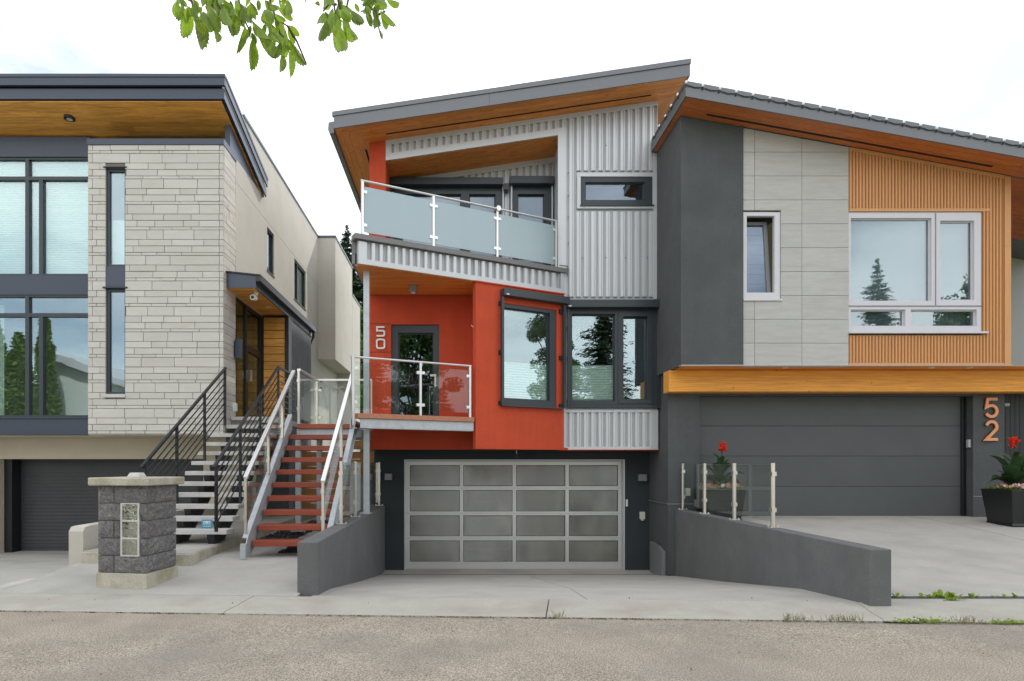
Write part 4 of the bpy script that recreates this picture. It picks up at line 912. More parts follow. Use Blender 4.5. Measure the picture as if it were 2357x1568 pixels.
# upper balcony
T0, T1 = -.02, (A1 - A0).length + .01
zc0, zc1 = 5.525, 5.615
Q(boxA(MB(), At(815), At(1303), -.16, .05, zc0, zc1), 'balcony_cap', M['cap_metal'])
Q(MB().prism([Ap(T0 + .02, -.11), Ap(T1, -.11), (2.2, DM + .02), (2.2, DBK), (-1.5, DBK), (XL + .02, DM)], 5.30, 5.52, 'z'), 'balcony_floor', M['cap_metal'])
toA = lambda x, y, z: (*Ap(x, -y), z)
# ribs on the canted fascia; their pitch is narrower because they were cut to suit
t_, tend = At(840), At(1287)
Q(wallA(At(825), At(1298), 5.105, 5.524, [], -.10, -.052), 'fascia_backing', M['silver_groove_shade'])
ks = []; npx = [841 + 0] 
gx = [846.5, 865, 882.6, 900, 918.5, 937, 955, 973, 990, 1006.5, 1023.5, 1040.5, 1057, 1073, 1089.5, 1106, 1122.5, 1139, 1155, 1171, 1187, 1203, 1219, 1234, 1249, 1264, 1279]
gx = [850.5 + (1283 - 850.5) * (i / 26) ** .965 for i in range(27)]
prev = At(825)
for i, g_ in enumerate(gx + [1292]):
    a, b = prev, At(g_) - .04
    if b - a > .01: Q(boxA(boxA(MB(), a, b, -.052, -.02, 5.19, 5.50), a + .008, b - .008, -.02, .0, 5.19, 5.50), 'siding_rib', M['silver'])
    prev = At(g_) + .04
Q(boxA(MB(), At(825), At(1298), -.039, .006, 5.10, 5.195), 'fascia_sill_trim', M['silver_trim'])
Q(boxA(MB(), At(1290), At(1298.5), -.038, .007, 5.195, 5.52), 'fascia_end_trim', M['silver_trim'])
Q(B(XL - .03, XL + .03, 11.42, DM, 5.12, 5.52), 'balcony_side_fascia', M['roof_metal'])
# balcony soffit boards (clipped by the canted edge)
for k in range(16):
    y0_ = 11.42 + k * .13; y1_ = y0_ + .127
    if y1_ > DM: break
    def xe(y): t = (y - A0.y) / AU.y; return min(.36, A0.x + AU.x * t - .05)
    a, b = xe(y0_), xe(y1_)
    if a < XL + .08: continue
    Q(MB().prism([(XL + .03, y0_), (a, y0_), (b, y1_), (XL + .03, y1_)], 5.09, 5.104, 'z'), 'soffit_board', M['cedar'])
# railing builder on the canted plane
def clamp(mb, t, n, z): return boxA(mb, t - .03, t + .03, n - .02, n + .022, z - .026, z + .026)
def railA(pxs, z0, zr, n, glassmat, gz0, gz1, side, nm, gaps, w=.045, cz=(.2, .8)):
    r = Q(MB().tube([(*Ap(At(pxs[0]) - .03, n), zr), (*Ap(At(pxs[-1]) + .03, n), zr)], .021, 10), nm, M['steel_bright'])
    for i, p in enumerate(pxs):
        t = At(p); part(r, boxA(MB(), t - w / 2, t + w / 2, n - .02, n + .02, z0, zr - .01), 'post', M['steel_bright'])
        for f in cz:
            z = z0 + (zr - z0) * f
            if i < len(pxs) - 1: part(r, clamp(MB(), t + w / 2 + .03, n, z), 'clamp', M['steel_bright'])
            if i: part(r, clamp(MB(), t - w / 2 - .03, n, z), 'clamp', M['steel_bright'])
    for a, b in zip(pxs, pxs[1:]): part(r, boxA(MB(), At(a) + w / 2 + .012, At(b) - w / 2 - .012, n - .005, n + .005, gz0, gz1), 'glass_panel', glassmat)
    return r
rl = railA([836.5, 1000.5, 1147.5, 1283], zc1, 6.60, -.06, M['frosted'], 5.69, 6.50, 0, 'balcony_railing', 0)
tt = At(1149); p0 = Ap(tt, -.06)
part(rl, MB().tube([(*Ap(tt, -.11), 6.60), (*Ap(tt, -.01), 6.60)], .052, 16), 'rail_joint', M['steel_bright'])
# pipe stub and cable by the balcony end
Q(MB().tube([(*Ap(At(1290), -.02), 5.68), (X(1308, 13.3), 13.38, 5.68), (X(1309, 13.3), 13.42, 5.62), (X(1309, 13.3), 13.43, 5.5)], .012, 6), 'drain_pipe', M['cap_metal'])
# entry deck
dz = 2.46
Q(MB().prism([Ap(At(834), -.16), Ap(At(1091), -.16), (.36, DM), (XL + .02, DM)], dz - .07, dz - .004, 'z'), 'deck_floor', M['deck_wood'])
Q(boxA(MB(), At(821.5), At(1090.5), -.155, .03, 2.372, dz), 'deck_edge_board', M['deck_wood'], bevel=.004)
bm_ = Q(boxA(MB(), At(830), At(1091), -.03, -.018, 2.205, 2.368), 'deck_beam', M['galv'])
part(bm_, boxA(boxA(MB(), At(830), At(1091), -.10, -.031, 2.196, 2.21), At(830), At(1091), -.10, -.031, 2.36, 2.37), 'beam_flange', M['galv'])
Q(B(XL - .06, XL - .045, 11.4, 13.4, 2.205, 2.368).box(XL - .045, XL + .05, 11.45, 13.4, 2.2, 2.212), 'side_beam', M['galv'])
railA([813.5, 970, 1084], dz + .0, 3.455, -.05, M['pane_clear'], 2.55, 3.37, 0, 'deck_railing', 0, w=.04)
for a in (846,):
    t = At(a)
Q(B(-1.735, -1.63, 11.70, 11.80, dz, 5.09), 'post', M['galv']); 
# red bay
ta, tb = At(1095), At(1298)
a_, b_ = Ap(ta), Ap(tb)
wb = (At(1154), At(1290), 0, 0)
def zA(px, py): t = At(px); p = Ap(t); return Z(py, p[1])
bz0, bz1 = 1.87, 5.105
hole = (At(1153), At(1281), zA(1154, 932), zA(1154, 697))
Q(wallA(ta, tb, bz0, bz1, [hole], -.12, 0), 'red_bay_front', M['red'])
Q(MB().prism([a_, (a_[0], DM), (a_[0] + .12, DM), (a_[0] + .12, a_[1] + .17)], bz0, bz1, 'z').prism([Ap(tb, -.005), Ap(tb - .12, -.125), (2.12, DM)], bz0, bz1, 'z'), 'red_bay_side', M['red'])
Q(MB().prism([Ap(ta, -.001), Ap(tb, -.001), (2.3, DM), (2.3, DGW), (a_[0], DGW)], bz0 - .004, bz0 + .03, 'z'), 'bay_underside', M['red'])
Q(boxA(boxA(MB(), ta - .02, tb + .01, -.1, .025, bz1 - .028, bz1 - .0045), ta - .02, tb + .01, -.1, .02, bz0 - .012, bz0 + .006), 'red_flashing', M['red'])
Q(B(2.2, XR + .02, DM - .03, DGW, z0m - .012, z0m - .001), 'red_drip_flashing', M['red'])
Q(B(a_[0] + .125, 2.06, DM - .03, DM - .003, bz0 + .1, bz1 - .1), 'bay_room_wall', M['interior'])
Q(B(a_[0] + .121, a_[0] + .124, a_[1] + .2, DM - .03, bz0 + .1, bz1 - .1), 'bay_room_side', M['interior'])
gl = (At(1157), At(1267), zA(1154, 917), zA(1154, 706))
framed(RH, hole[0], hole[1], hole[2], hole[3], .02, [gl], M['anthracite'], M['pane'], .1, to=lambda x, y, z: (*Ap(x, -y), z), blind=[(gl[0], gl[1], gl[2], zA(1154, 829))])
rb = Q(boxA(MB(), At(1151), At(1301), .001, .17, zA(1154, 684), zA(1154, 667)), 'roller_box', M['anthracite'], bevel=.006)
part(rb, boxA(MB(), At(1149), At(1154), .05, .11, zA(1154, 934), zA(1154, 686)), 'guide_rail', M['anthracite'])
part(rb, boxA(MB(), At(1291), At(1296), .05, .11, zA(1154, 934), zA(1154, 686)), 'guide_rail', M['anthracite'])
part(rb, boxA(MB(), At(1156), At(1162), .171, .174, zA(1154, 682.5), zA(1154, 679.5)), 'maker_plate', M['white_plastic'])
mb = MB()
for y_ in (700, 812, 928):
    z = zA(1154, y_); boxA(mb, At(1147), At(1152), .001, .05, z - .04, z + .04); boxA(mb, At(1286), At(1291), .001, .05, z - .04, z + .04)
part(rb, mb, 'guide_bracket', M['black_metal'])
Q(boxA(MB(), At(1152), At(1290), .001, .09, hole[2] - .03, hole[2] - .002), 'window_sill', M['anthracite'])
# garage level
gdx0, gdx1, gdz0, gdz1 = X(930.5, DGW), X(1438, DGW), -.775, Z(1058, DGW)
Q(MB().wall(XL, 4.26, -1.2, z0m, [(gdx0, gdx1, -1.3, gdz1)], DGW, DGW + .25), 'garage_front', M['garage_stucco'])
Q(B(XL + .001, XL + .2, DGW + .25, 22, -1.1, z0m - .01), 'garage_side', M['garage_stucco'])
Q(B(XL, XR, DM + .2, DGW, z0m - .006, z0m + .1).box(XL, a_[0], DM + .02, DGW, z0m - .007, z0m + .0), 'garage_overhang', M['garage_stucco'])
Q(B(gdx0 + .0, gdx0 + .03, DGW - .01, DGW + .12, gdz0, gdz1).box(gdx1 - .03, gdx1, DGW - .01, DGW + .12, gdz0, gdz1).box(gdx0 + .03, gdx1 - .03, DGW - .01, DGW + .12, gdz1 - .025, gdz1), 'door_trim', M['silver_trim'])
DD = 14.34
gd = Q(B(gdx0 + .02, gdx0 + .021, DD, DD + .01, gdz0, gdz0 + .01), 'garage_door', M['alu'])
cols = [(943.2, 1058.3), (1066.3, 1179.8), (1187.8, 1301.3), (1309.4, 1422.6)]; rws = [(1071, 1119.3), (1128.3, 1177.4), (1186.4, 1234.3), (1244.2, 1293)]
edges = [1061.5, 1123.8, 1181.9, 1239.3, 1310]
holes = [(X(a, DD), X(b, DD), Z(d_, DD), Z(c_, DD)) for a, b in cols for c_, d_ in rws]
for i in range(4):
    z1, z0 = Z(edges[i], DD) - .003, Z(edges[i + 1], DD) + .003
    hh = [h for h in holes if z0 < h[2] < z1]
    o = part(gd, MB().wall(X(932, DD), X(1434, DD), z0, z1, hh, DD, DD + .045), 'section_frame', M['alu'])
    for h in hh:
        part(o, B(h[0], h[1], DD + .025, DD + .035, h[2], h[3]), 'polycarbonate_pane', M['garage_pane'])
        part(o, MB().wall(h[0], h[1], h[2], h[3], [(h[0] + .012, h[1] - .012, h[2] + .012, h[3] - .012)], DD + .012, DD + .024), 'glazing_bead', M['black_metal'])
Q(B(X(932, DD), X(1434, DD), DD + .0, DD + .05, gdz0 - .0, Z(1310, DD)), 'bottom_seal', M['black_metal'])
Q(room(XL + .25, 4.0, DGW + .26, 19.5, -.78, 1.75, 0), 'garage_interior', M['interior_pale'])
# things on and in front of the red house
def digit_thing(name, loc, label, digs):
    t = thing(name, loc, label, 'number')
    for nm, mb, m in digs: part(t, mb, nm, m)
px5 = (X(866.5, DM), X(886.5, DM)); w_ = .035
def sq(x0, x1, z0, z1, pts): return [(x0 + (x1 - x0) * u, z0 + (z1 - z0) * v) for u, v in pts]
five = [(.95, .94), (.08, .94), (.08, .58), (.72, .58), (.86, .54), (.93, .44), (.93, .2), (.86, .1), (.72, .07), (.03, .07)]
zero = [(.3, .07), (.7, .07), (.88, .12), (.94, .25), (.94, .75), (.88, .88), (.7, .93), (.3, .93), (.12, .88), (.06, .75), (.06, .25), (.12, .12)]
z5 = (Z(775.5, DM), Z(752.5, DM)); z00 = (Z(804, DM), Z(780.5, DM))
digit_thing('house_number', (px5[0], DM, z00[0]), 'white metal house number 50, five above zero, on the red wall by the front door',
            [('digit', stroke_mesh(sq(*px5, *z5, five), w_, DM - .035, DM - .02), M['numeral_white']), ('digit', stroke_mesh(sq(*px5, *z00, zero), w_, DM - .035, DM - .02, True), M['numeral_white']),
             ('standoff', stroke_mesh(sq(*px5, *z5, five), w_ * .7, DM - .0199, DM), M['black_side']), ('standoff', stroke_mesh(sq(*px5, *z00, zero), w_ * .7, DM - .0199, DM, True), M['black_side'])])
def lamp(px0, px1, py0, py1, d, lab):
    x0, x1, z0, z1 = X(px0, d - .13), X(px1, d - .13), Z(py1, d - .13), Z(py0, d - .13)
    t = thing('wall_lamp', ((x0 + x1) / 2, d, z0), lab, 'lamp', 'cube lamps beside the aluminium garage door')
    part(t, B(x0, x1, d - .13, d - .02, z0, z1), 'housing', M['lamp_grey'], bevel=.004); part(t, B(x0 + .02, x1 - .02, d - .02, d, z0 + .02, z1 - .02), 'bracket', M['lamp_grey'])
lamp(885.4, 901.5, 1090.5, 1105, DGW, 'grey cube wall lamp left of the aluminium garage door'); lamp(1470.5, 1489, 1092, 1107.5, DGW, 'grey cube wall lamp right of the aluminium garage door')
x0 = X(943, 12.7); t = thing('ceiling_lamp', (x0 + .07, 12.7, 4.96), 'grey square downlight under the upper balcony above the red front door', 'lamp')
part(t, B(x0, x0 + .137, 12.64, 12.78, 4.95, 5.089), 'housing', M['lamp_grey'], bevel=.003); part(t, B(x0 + .03, x0 + .107, 12.67, 12.75, 4.94, 4.95), 'lens', M['white_plastic'])
x0, x1 = X(1471.4, DGW), X(1483.5, DGW); t = thing('outlet_cover', (x0, DGW, .4), 'cream weatherproof outlet box on the slate wall right of the aluminium garage door', 'outlet')
part(t, B(x0, x1, DGW - .06, DGW, Z(1195, DGW), Z(1178, DGW)), 'cover', M['cream_plastic'], bevel=.008); part(t, B(x0 + .03, x1 - .03, DGW - .05, DGW - .01, Z(1198, DGW), Z(1195, DGW)), 'cable_entry', M['cream_plastic'])
x0 = X(1439.8, DGW); t = thing('keypad', (x0, DGW, .7), 'small white keypad on the trim at the right edge of the aluminium garage door', 'keypad')
part(t, B(x0, x0 + .045, DGW - .035, DGW - .011, Z(1166, DGW), Z(1149.5, DGW)), 'body', M['white_plastic'], bevel=.005)
x0 = X(1188, DGW - .3); t = thing('sensor', (x0, 13.9, 1.8), 'small black camera sensor hanging under the red bay above the aluminium garage door', 'sensor')
part(t, MB().tube([(x0, 13.8, 1.86), (x0, 13.8, 1.78)], .012), 'arm', M['white_plastic']); part(t, B(x0 - .035, x0 + .035, 13.76, 13.86, 1.70, 1.785), 'body', M['black_metal'], bevel=.01)
hx = Ap(ta - .04, -.06); t = thing('wall_hook', (hx[0], hx[1], 4.3), 'small pale J-shaped hook on the left edge of the red bay above the deck', 'hook')
part(t, MB().tube([(a_[0] - .015, a_[1] + .08, 4.34), (a_[0] - .02, a_[1] + .08, 4.25), (a_[0] - .05, a_[1] + .08, 4.22), (a_[0] - .085, a_[1] + .08, 4.26)], .008, 6), 'hook', M['numeral_white'])
# galvanised column that carries deck and balcony, standing on the retaining wall
t = thing('steel_column', (-1.683, 11.75, .66), 'galvanised steel column standing on the left retaining wall below the deck corner', 'column')
part(t, B(-1.735, -1.63, 11.70, 11.80, .672, 2.19), 'shaft', M['galv']); part(t, B(-1.80, -1.60, 11.65, 11.85, .657, .672), 'base_plate', M['galv']); part(t, B(-1.79, -1.60, 11.65, 11.85, 2.175, 2.195), 'head_plate', M['galv'])
# ladder stored behind the translucent garage door
t = thing('step_ladder', (.1, 14.62, -.78), 'yellow step ladder standing behind the translucent garage door panes', 'ladder')
xc = X(1118, 14.6)
for s in (-1, 1):
    part(t, MB().bar((xc + s * .75, 14.62, -.77), (xc + s * .1, 14.5, 1.42), .12, .05, (0, 1, 0)), 'rail', M['ladder'])
for k in range(5): z = -.4 + k * .36; hw = .75 - .65 * (z + .77) / 2.19; part(t, B(xc - hw, xc + hw, 14.57, 14.63, z, z + .05), 'step', M['ladder'])

# ================================================================ TIMBER STAIR with glass railings
TS = thing('timber_stair', (-2.5, 9.4, .2), 'open stair of red stained timber treads between galvanised stringers, leading to the red house deck', 'stair')
xl, xr = -3.02, -1.965; rise, run = .206, .2585; zb_, db_ = .44, 9.4
for i in range(9):
    d = db_ + i * run; z = zb_ + i * rise
    part(TS, B(xl, xr, d, d + .27, z - .085, z), 'tread', M['tread_red'], bevel=.006)
zl, dl = zb_ + 9 * rise, db_ + 9 * run
for x_, s in ((xl - .035, -1), (xr + .035, 1)):
    sl = rise / run
    st = part(TS, MB().prism([(9.22, .21), (9.22, .40), (9.30, .50), (dl + .05, .50 + (dl - 9.25) * sl), (dl + .05, .50 + (dl - 9.25) * sl - .27), (9.42, .21)], x_ - .006, x_ + .006, 'x'), 'stringer', M['galv'])
    part(st, MB().prism([(9.30, .485), (9.30, .50), (dl + .05, .50 + (dl - 9.25) * sl), (dl + .05, .486 + (dl - 9.25) * sl)], x_ + min(s, 0) * .075 + .0061 * (s > 0), x_ + max(s, 0) * .075 - .0061 * (s < 0), 'x'), 'top_flange', M['galv'])
    part(st, MB().prism([(9.42, .215), (9.42, .225), (dl + .05, .245 + (dl - 9.25) * sl), (dl + .05, .232 + (dl - 9.25) * sl)], x_ + min(s, 0) * .075 + .0062 * (s > 0), x_ + max(s, 0) * .075 - .0062 * (s < 0), 'x'), 'bottom_flange', M['galv'])
    part(st, B(x_ + min(s, 0) * .075, x_ + max(s, 0) * .075, 9.20, 9.23, .2, .42), 'foot_plate', M['galv'])
lx0, lx1, ly1 = -2.95, -1.80, 13.2
for k in range(10):
    y0_ = dl + k * .139
    part(TS, B(lx0, lx1, y0_, y0_ + (.136), zl - .085 if k == 0 else zl - .04, zl), 'landing_board', M['tread_red'], bevel=.004 if k == 0 else 0)
part(TS, B(lx0 - .02, lx1 + .02, dl + .06, dl + .075, zl - .24, zl - .09), 'landing_beam', M['galv']); part(TS, B(lx0, lx0 + .012, dl + .08, ly1, zl - .24, zl - .05).box(lx1 - .012, lx1, dl + .08, ly1, zl - .24, zl - .05).box(lx0, lx1, ly1 - .02, ly1, zl - .24, zl - .05), 'landing_frame', M['galv'])
for px_, d in ((687.5, 12.15), (735.5, 13.1), (687.5, 13.12)):
    x = X(px_, d); q = part(TS, B(x - .05, x + .05, d - .05, d + .05, .32, zl - .242), 'support_post', M['galv'])
    part(q, B(x - .13, x + .13, d - .11, d + .11, .30, .318), 'base_plate', M['galv']); part(q, MB().tube([(x, d, .2), (x, d, .3)], .045, 10), 'screw_pile', M['black_metal'])
def rail_run(parent, A, Bp, posts, zf, nm='handrail'):
    A, Bp = Vector(A), Vector(Bp)
    r = part(parent, MB().bar(A, Bp, .062, .04), nm, M['steel_bright'])
    pts = []
    for t in posts:
        p = A + (Bp - A) * t; zb = zf(p.y); pts.append((p, zb))
        part(r, B(p.x - .019, p.x + .019, p.y - .024, p.y + .024, zb, p.z - .02), 'post', M['steel'])
        for f in (.28, .8): z = zb + (p.z - zb) * f; part(r, B(p.x - .026, p.x + .026, p.y - .05, p.y + .05, z - .028, z + .028), 'clamp', M['steel'])
    for (p, za), (q, zb) in zip(pts, pts[1:]):
        e = .03; y0, y1 = p.y + .03, q.y - .03; f = lambda y, a, b: a + (b - a) * (y - p.y) / (q.y - p.y)
        zt = lambda y: f(y, p.z, q.z) - .06; zl_ = lambda y: f(y, za, zb) + .1
        if abs(q.x - p.x) < .06: part(r, MB().prism([(y0, zl_(y0)), (y1, zl_(y1)), (y1, zt(y1)), (y0, zt(y0))], p.x - .005, p.x + .005, 'x'), 'glass_panel', M['pane_clear'])
    return r
sf = lambda y: .50 + (y - 9.25) * rise / run
rail_run(TS, (-3.10, 9.35, 1.36), (-3.05, 11.88, 3.28), [.004, .42, .72], lambda y: max(.42, sf(y) - .02))
rail_run(TS, (-1.975, 9.35, 1.305), (-1.955, 11.90, 3.28), [.004, .55], lambda y: max(.42, sf(y) - .02))
zr_ = 3.285
lr = rail_run(TS, (-3.0 + .08, 11.74, zr_), (-2.90, 13.15, zr_), [0, 1], lambda y: zl, 'landing_railing')
r2 = part(TS, MB().bar((-2.91, 13.15, zr_), (-1.78, 13.15, zr_), .045, .035), 'landing_railing', M['steel_bright'])
part(r2, B(-2.86, -1.82, 13.145, 13.155, zl + .06, zr_ - .1), 'glass_panel', M['pane_clear']); part(r2, B(-1.80, -1.77, 13.13, 13.17, zl, zr_), 'post', M['steel'])
for z in (zl + .22, zl + .78): part(r2, B(-2.87, -2.80, 13.12, 13.18, z - .025, z + .025), 'clamp', M['steel'])
# post at the deck corner
part(TS, B(X(813.5, 11.2) - .02, X(813.5, 11.2) + .02, 11.2, 11.24, zl - .05, 3.45), 'corner_post', M['steel_bright'])
# ================================================================ RETAINING WALLS
t = thing('retaining_wall', (-1.75, 10.8, .0), 'grey rendered retaining wall along the left side of the sloping garage drive', 'wall')
part(t, B(-1.865, WX, 7.42, 14.18, -1.0, .655), 'wall', M['wall_stucco'], bevel=.008)
GF = thing('glass_fence', (-1.75, 11, .655), 'clear glass fence with slim steel posts on the left retaining wall beside the timber stair', 'fence')
def fence_post(t, x, d, z1, big=1):
    q = part(t, MB().tube([(x, d, .655), (x, d, z1)], .024 * big, 10) if big > 1.2 else B(x - .022 * big, x + .022 * big, d - .022, d + .022, .668, z1), 'post', M['steel'])
    part(q, B(x - .085, x + .085, d - .05, d + .05, .657, .668), 'foot_plate', M['steel'])
    for s in (-.07, .07): part(q, MB().tube([(x + s, d, .668), (x + s, d, .69)], .011, 6), 'bolt', M['steel_bright'])
    for z in (.91, 1.42): part(q, B(x - .032, x + .032, d - .045, d + .045, z - .03, z + .03), 'clamp', M['steel'])
for px_, d in ((785.5, 9.68), (818, 11.0), (872.8, 14.05)): fence_post(GF, X(px_, d), d, 1.605)
xg = -1.765
for a, b in ((9.72, 10.96), (11.04, 11.66), (11.84, 14.0)): part(GF, B(xg - .005, xg + .005, a, b, .74, 1.59), 'glass_panel', M['pane_clear'])
t = thing('retaining_wall', (4.45, 10, 0), 'charcoal rendered retaining wall between the sloping drive and the upper drive', 'wall')
part(t, MB().prism([(6.80, .045), (6.80, .655), (13.02, .655), (13.02, -1.1), (7.6, -1.1), (7.0, -.2)], 4.35, 4.58, 'x'), 'wall', M['wall_stucco'], bevel=.01)
GR = thing('glass_fence', (4.46, 11, .655), 'clear glass fence with four round steel posts on the charcoal wall by the upper drive', 'fence')
ds = [12.80, 11.67, 10.41, 9.13]
for d in ds: fence_post(GR, 4.46, d, 1.575, 1.25)
for a, b in zip(ds, ds[1:]): part(GR, B(4.455, 4.465, b + .05, a - .05, .74, 1.56), 'glass_panel', M['pane_clear'])

# ================================================================ GREY AND TAN HOUSE (number 52)
D5 = 12.0; DL = 12.9; XE = 10.3
GH = thing('grey_house', (8, 13, 0), 'charcoal, pale tile and tan clad house with timber beam and wide garage door, number 52', 'house')
def H(mb, name, m, **k): return part(GH, mb, name, m, **k)
D52 = 11.39; RX = 4.018
def s52(x): return 8.08 - .182 * (x - RX)
zu = 3.41; xt = X(1710, D5); xn = X(1954.3, D5)
H(MB().prism([(4.14, zu), (xt, zu), (xt, s52(xt) - .004), (4.14, s52(4.14) - .004)], D5 - .02, 20), 'charcoal_tower', M['dark_stucco'])
tw = (xt + .004, X(1797.5, D5), Z(689, D5), Z(484, D5)); mw = (xn + .004, X(2263.5, D5), Z(765, D5), Z(487, D5))
H(MB().wall(xt + .001, XE - .01, zu + .005, 6.4, [(tw[0], tw[1], tw[2], 7), (mw[0], mw[1], mw[2], 7)], D5 + .11, D5 + .3), 'backing_wall', M['mortar'])
H(MB().prism([(xt + .001, 6.4), (XE - .01, 6.4), (XE - .01, s52(XE) - .02), (xt + .001, s52(xt) - .02)], D5 + .11, D5 + .3), 'upper_backing_wall', M['mortar'])
# tiles
cx_ = [1710.5, 1737, 1845.8, 1953.6]; ry = [240, 295.2, 350.2, 405.2, 460.3, 515.2, 570.2, 625.3, 680.3, 735, 790, 844.5]
g = .0035
for i in range(3):
    xa, xb = X(cx_[i], D5) + g, X(cx_[i + 1], D5) - g
    for j in range(len(ry) - 1):
        z1, z0 = Z(ry[j], D5) - g, Z(ry[j + 1], D5) + g
        if z0 >= s52(xa) - .03: continue
        segs = [(xa, xb, z0, z1)]
        if xa < tw[1] and z0 < tw[3] and z1 > tw[2]:
            segs = []
            if xb > tw[1] + .05: segs.append((tw[1] + .002, xb, max(z0, z0), z1))
            x_ = min(xb, tw[1] + .001)
            if z1 > tw[3] + .02: segs.append((xa, x_, tw[3] + .002, z1))
            if z0 < tw[2] - .02: segs.append((xa, x_, z0, tw[2] - .002))
        mb = MB()
        for a, b, c_, d_ in segs:
            ta_, tb_ = min(d_, s52(a) - .008), min(d_, s52(b) - .008)
            if tb_ <= c_ + .01:
                if ta_ <= c_ + .01: continue
                xx = RX + (8.08 - .008 - c_) / .182; mb.prism([(a, c_), (min(b, xx), c_), (a, ta_)], D5, D5 + .08)
            elif tb_ < d_ - .001 and ta_ >= d_:
                xx = RX + (8.08 - .008 - d_) / .182; mb.prism([(a, c_), (b, c_), (b, tb_), (xx, d_), (a, d_)], D5, D5 + .08)
            else: mb.prism([(a, c_), (b, c_), (b, tb_), (a, ta_)], D5, D5 + .08)
        if mb.v: H(mb, 'tile', M['tile'])
# tan ribbed cladding
H(MB().wall(xn + .001, X(2312, D5), zu + .01, 6.35, [(mw[0] - .01, mw[1] + .012, mw[2] - .05, 7)], D5 + .03, D5 + .108), 'cladding_backing', M['tan'])
H(MB().prism([(xn + .001, 6.35), (X(2312, D5), 6.35), (X(2312, D5), s52(X(2312, D5)) - .01), (xn + .001, s52(xn) - .01)], D5 + .03, D5 + .108), 'cladding_backing', M['tan'])
pt = 7.5 * D5 / F; x = xn + .012; xe = X(2311, D5)
while x < xe - .02:
    a, b = x, min(x + pt * .76, xe); c = .008
    for lo, hi in (((zu + .04, mw[2] - .07), (mw[3] + .06, None)) if (a < mw[1] + .03) else ((zu + .04, None),)):
        ha, hb = (hi, hi) if hi else (s52(a) - .06, s52(b) - .06)
        H(MB().prism([(a, lo), (b, lo), (b, hb), (a, ha)], D5 + .012, D5 + .034).prism([(a + c, lo), (b - c, lo), (b - c, hb), (a + c, ha)], D5, D5 + .012), 'cladding_rib', M['tan'])
    x += pt
H(B(X(2312, D5), XE, D5 - .01, D5 + .12, zu + .005, Z(568, D5)), 'corner_trim', M['tan'])
H(MB().prism([(X(2312, D5), Z(568, D5) + .003), (XE, Z(568, D5) + .003), (XE, s52(XE) - .01), (X(2312, D5), s52(X(2312, D5)) - .01)], D5 - .008, D5 + .12), 'corner_trim', M['tan'])
H(MB().prism([(xn, s52(xn) - .07), (xe, s52(xe) - .07), (xe, s52(xe) - .005), (xn, s52(xn) - .005)], D5 - .006, D5 + .029), 'head_trim', M['tan'])
H(B(xn, mw[1] + .12, D5 - .008, D5 + .029, mw[3] + .001, mw[3] + .055).box(mw[1] + .001, mw[1] + .025, D5 - .008, D5 + .029, mw[2], mw[3]).box(xn, xe, D5 - .006, D5 + .029, zu + .006, zu + .04), 'window_trim', M['tan'])
H(B(4.15, XE, D5 + .3, 20, zu + .001, zu + .04).box(XE - .02, XE - .001, D5 + .12, 20, zu + .04, 6.9), 'box_shell', M['tan'])
H(B(4.135, XE + .02, D5 - .035, D5 + .1, zu - .012, zu - .001), 'drip_flashing', M['silver_trim'])
# windows of number 52
pn = (X(1721.5, D5 + .1), X(1784, D5 + .1), Z(673.5, D5 + .1), Z(497, D5 + .1))
H(MB().wall(tw[0], tw[1] - .005, tw[2], tw[3] - .03, [(X(1720, D5), X(1784, D5), Z(673, D5), Z(496, D5))], D5 + .02, D5 + .10), 'window', M['white'])
H(B(tw[0], tw[1] + .02, D5 - .03, D5 + .02, tw[2] - .03, tw[2] - .001), 'window_sill', M['white'])
# tilted-open sash behind the frame
xa, xb, za, zb2 = X(1720, D5), X(1783, D5), Z(673, D5), Z(500, D5)
def tilt(v): return (v[0] - (v[2] - za) * .02 * (1 if v[0] > (xa + xb) / 2 else 0), v[1] + (v[2] - za) * .07, v[2])
mb = MB().wall(xa, xb, za + .01, zb2, [(xa + .012, xb - .07, za + .03, zb2 - .06)], D5 + .14, D5 + .19); mb.v = [tilt(v) for v in mb.v]
sa_ = H(mb, 'tilted_sash', M['lamp_grey'])
mb = B(xa + .012, xb - .07, D5 + .16, D5 + .17, za + .03, zb2 - .06); mb.v = [tilt(v) for v in mb.v]; part(sa_, mb, 'pane', M['pane_dark'])
for k in range(7):
    mb = B(xa + .02, xb - .075, D5 + .20, D5 + .205, za + .03 + k * .19, za + .205 + k * .19); mb.v = [tilt(v) for v in mb.v]; part(sa_, mb, 'blind_fold', M['blind_grey'])
H(B(xa - .1, xb + .2, D5 + .9, D5 + .95, za - .2, zb2 + .3).box(xa - .1, xb + .2, D5 + .3, D5 + .95, zb2 + .1, zb2 + .15), 'room_wall', M['interior'])
ps = [(X(1960, D5), X(2146, D5), Z(693, D5), Z(501, D5)), (X(2166, D5), X(2244.5, D5), Z(690.5, D5), Z(507, D5)), (X(1960, D5), X(2085.5, D5), Z(751, D5), Z(712, D5)), (X(2098.5, D5), X(2250.5, D5), Z(751, D5), Z(712, D5))]
framed(GH, mw[0], mw[1] - .02, mw[2] + .01, mw[3] - .005, D5 + .02, ps, M['white'], M['pane_sky'], .1, blind=[])
H(B(mw[0], mw[1] - .02, D5 + .006, D5 + .019, Z(705, D5), Z(703, D5)), 'transom_joint', M['lamp_grey']); H(B(X(2154.5, D5), X(2155.5, D5), D5 + .006, D5 + .0195, Z(702, D5), Z(490, D5)), 'mullion_joint', M['lamp_grey'])
H(B(mw[0] - .01, mw[1] + .06, D5 - .05, D5 + .02, mw[2] - .025, mw[2] + .008), 'window_sill', M['white'])
H(B(mw[0], mw[1], D5 + .24, D5 + .25, mw[2] - .05, mw[3]), 'grey_blind', M['blind_grey'])
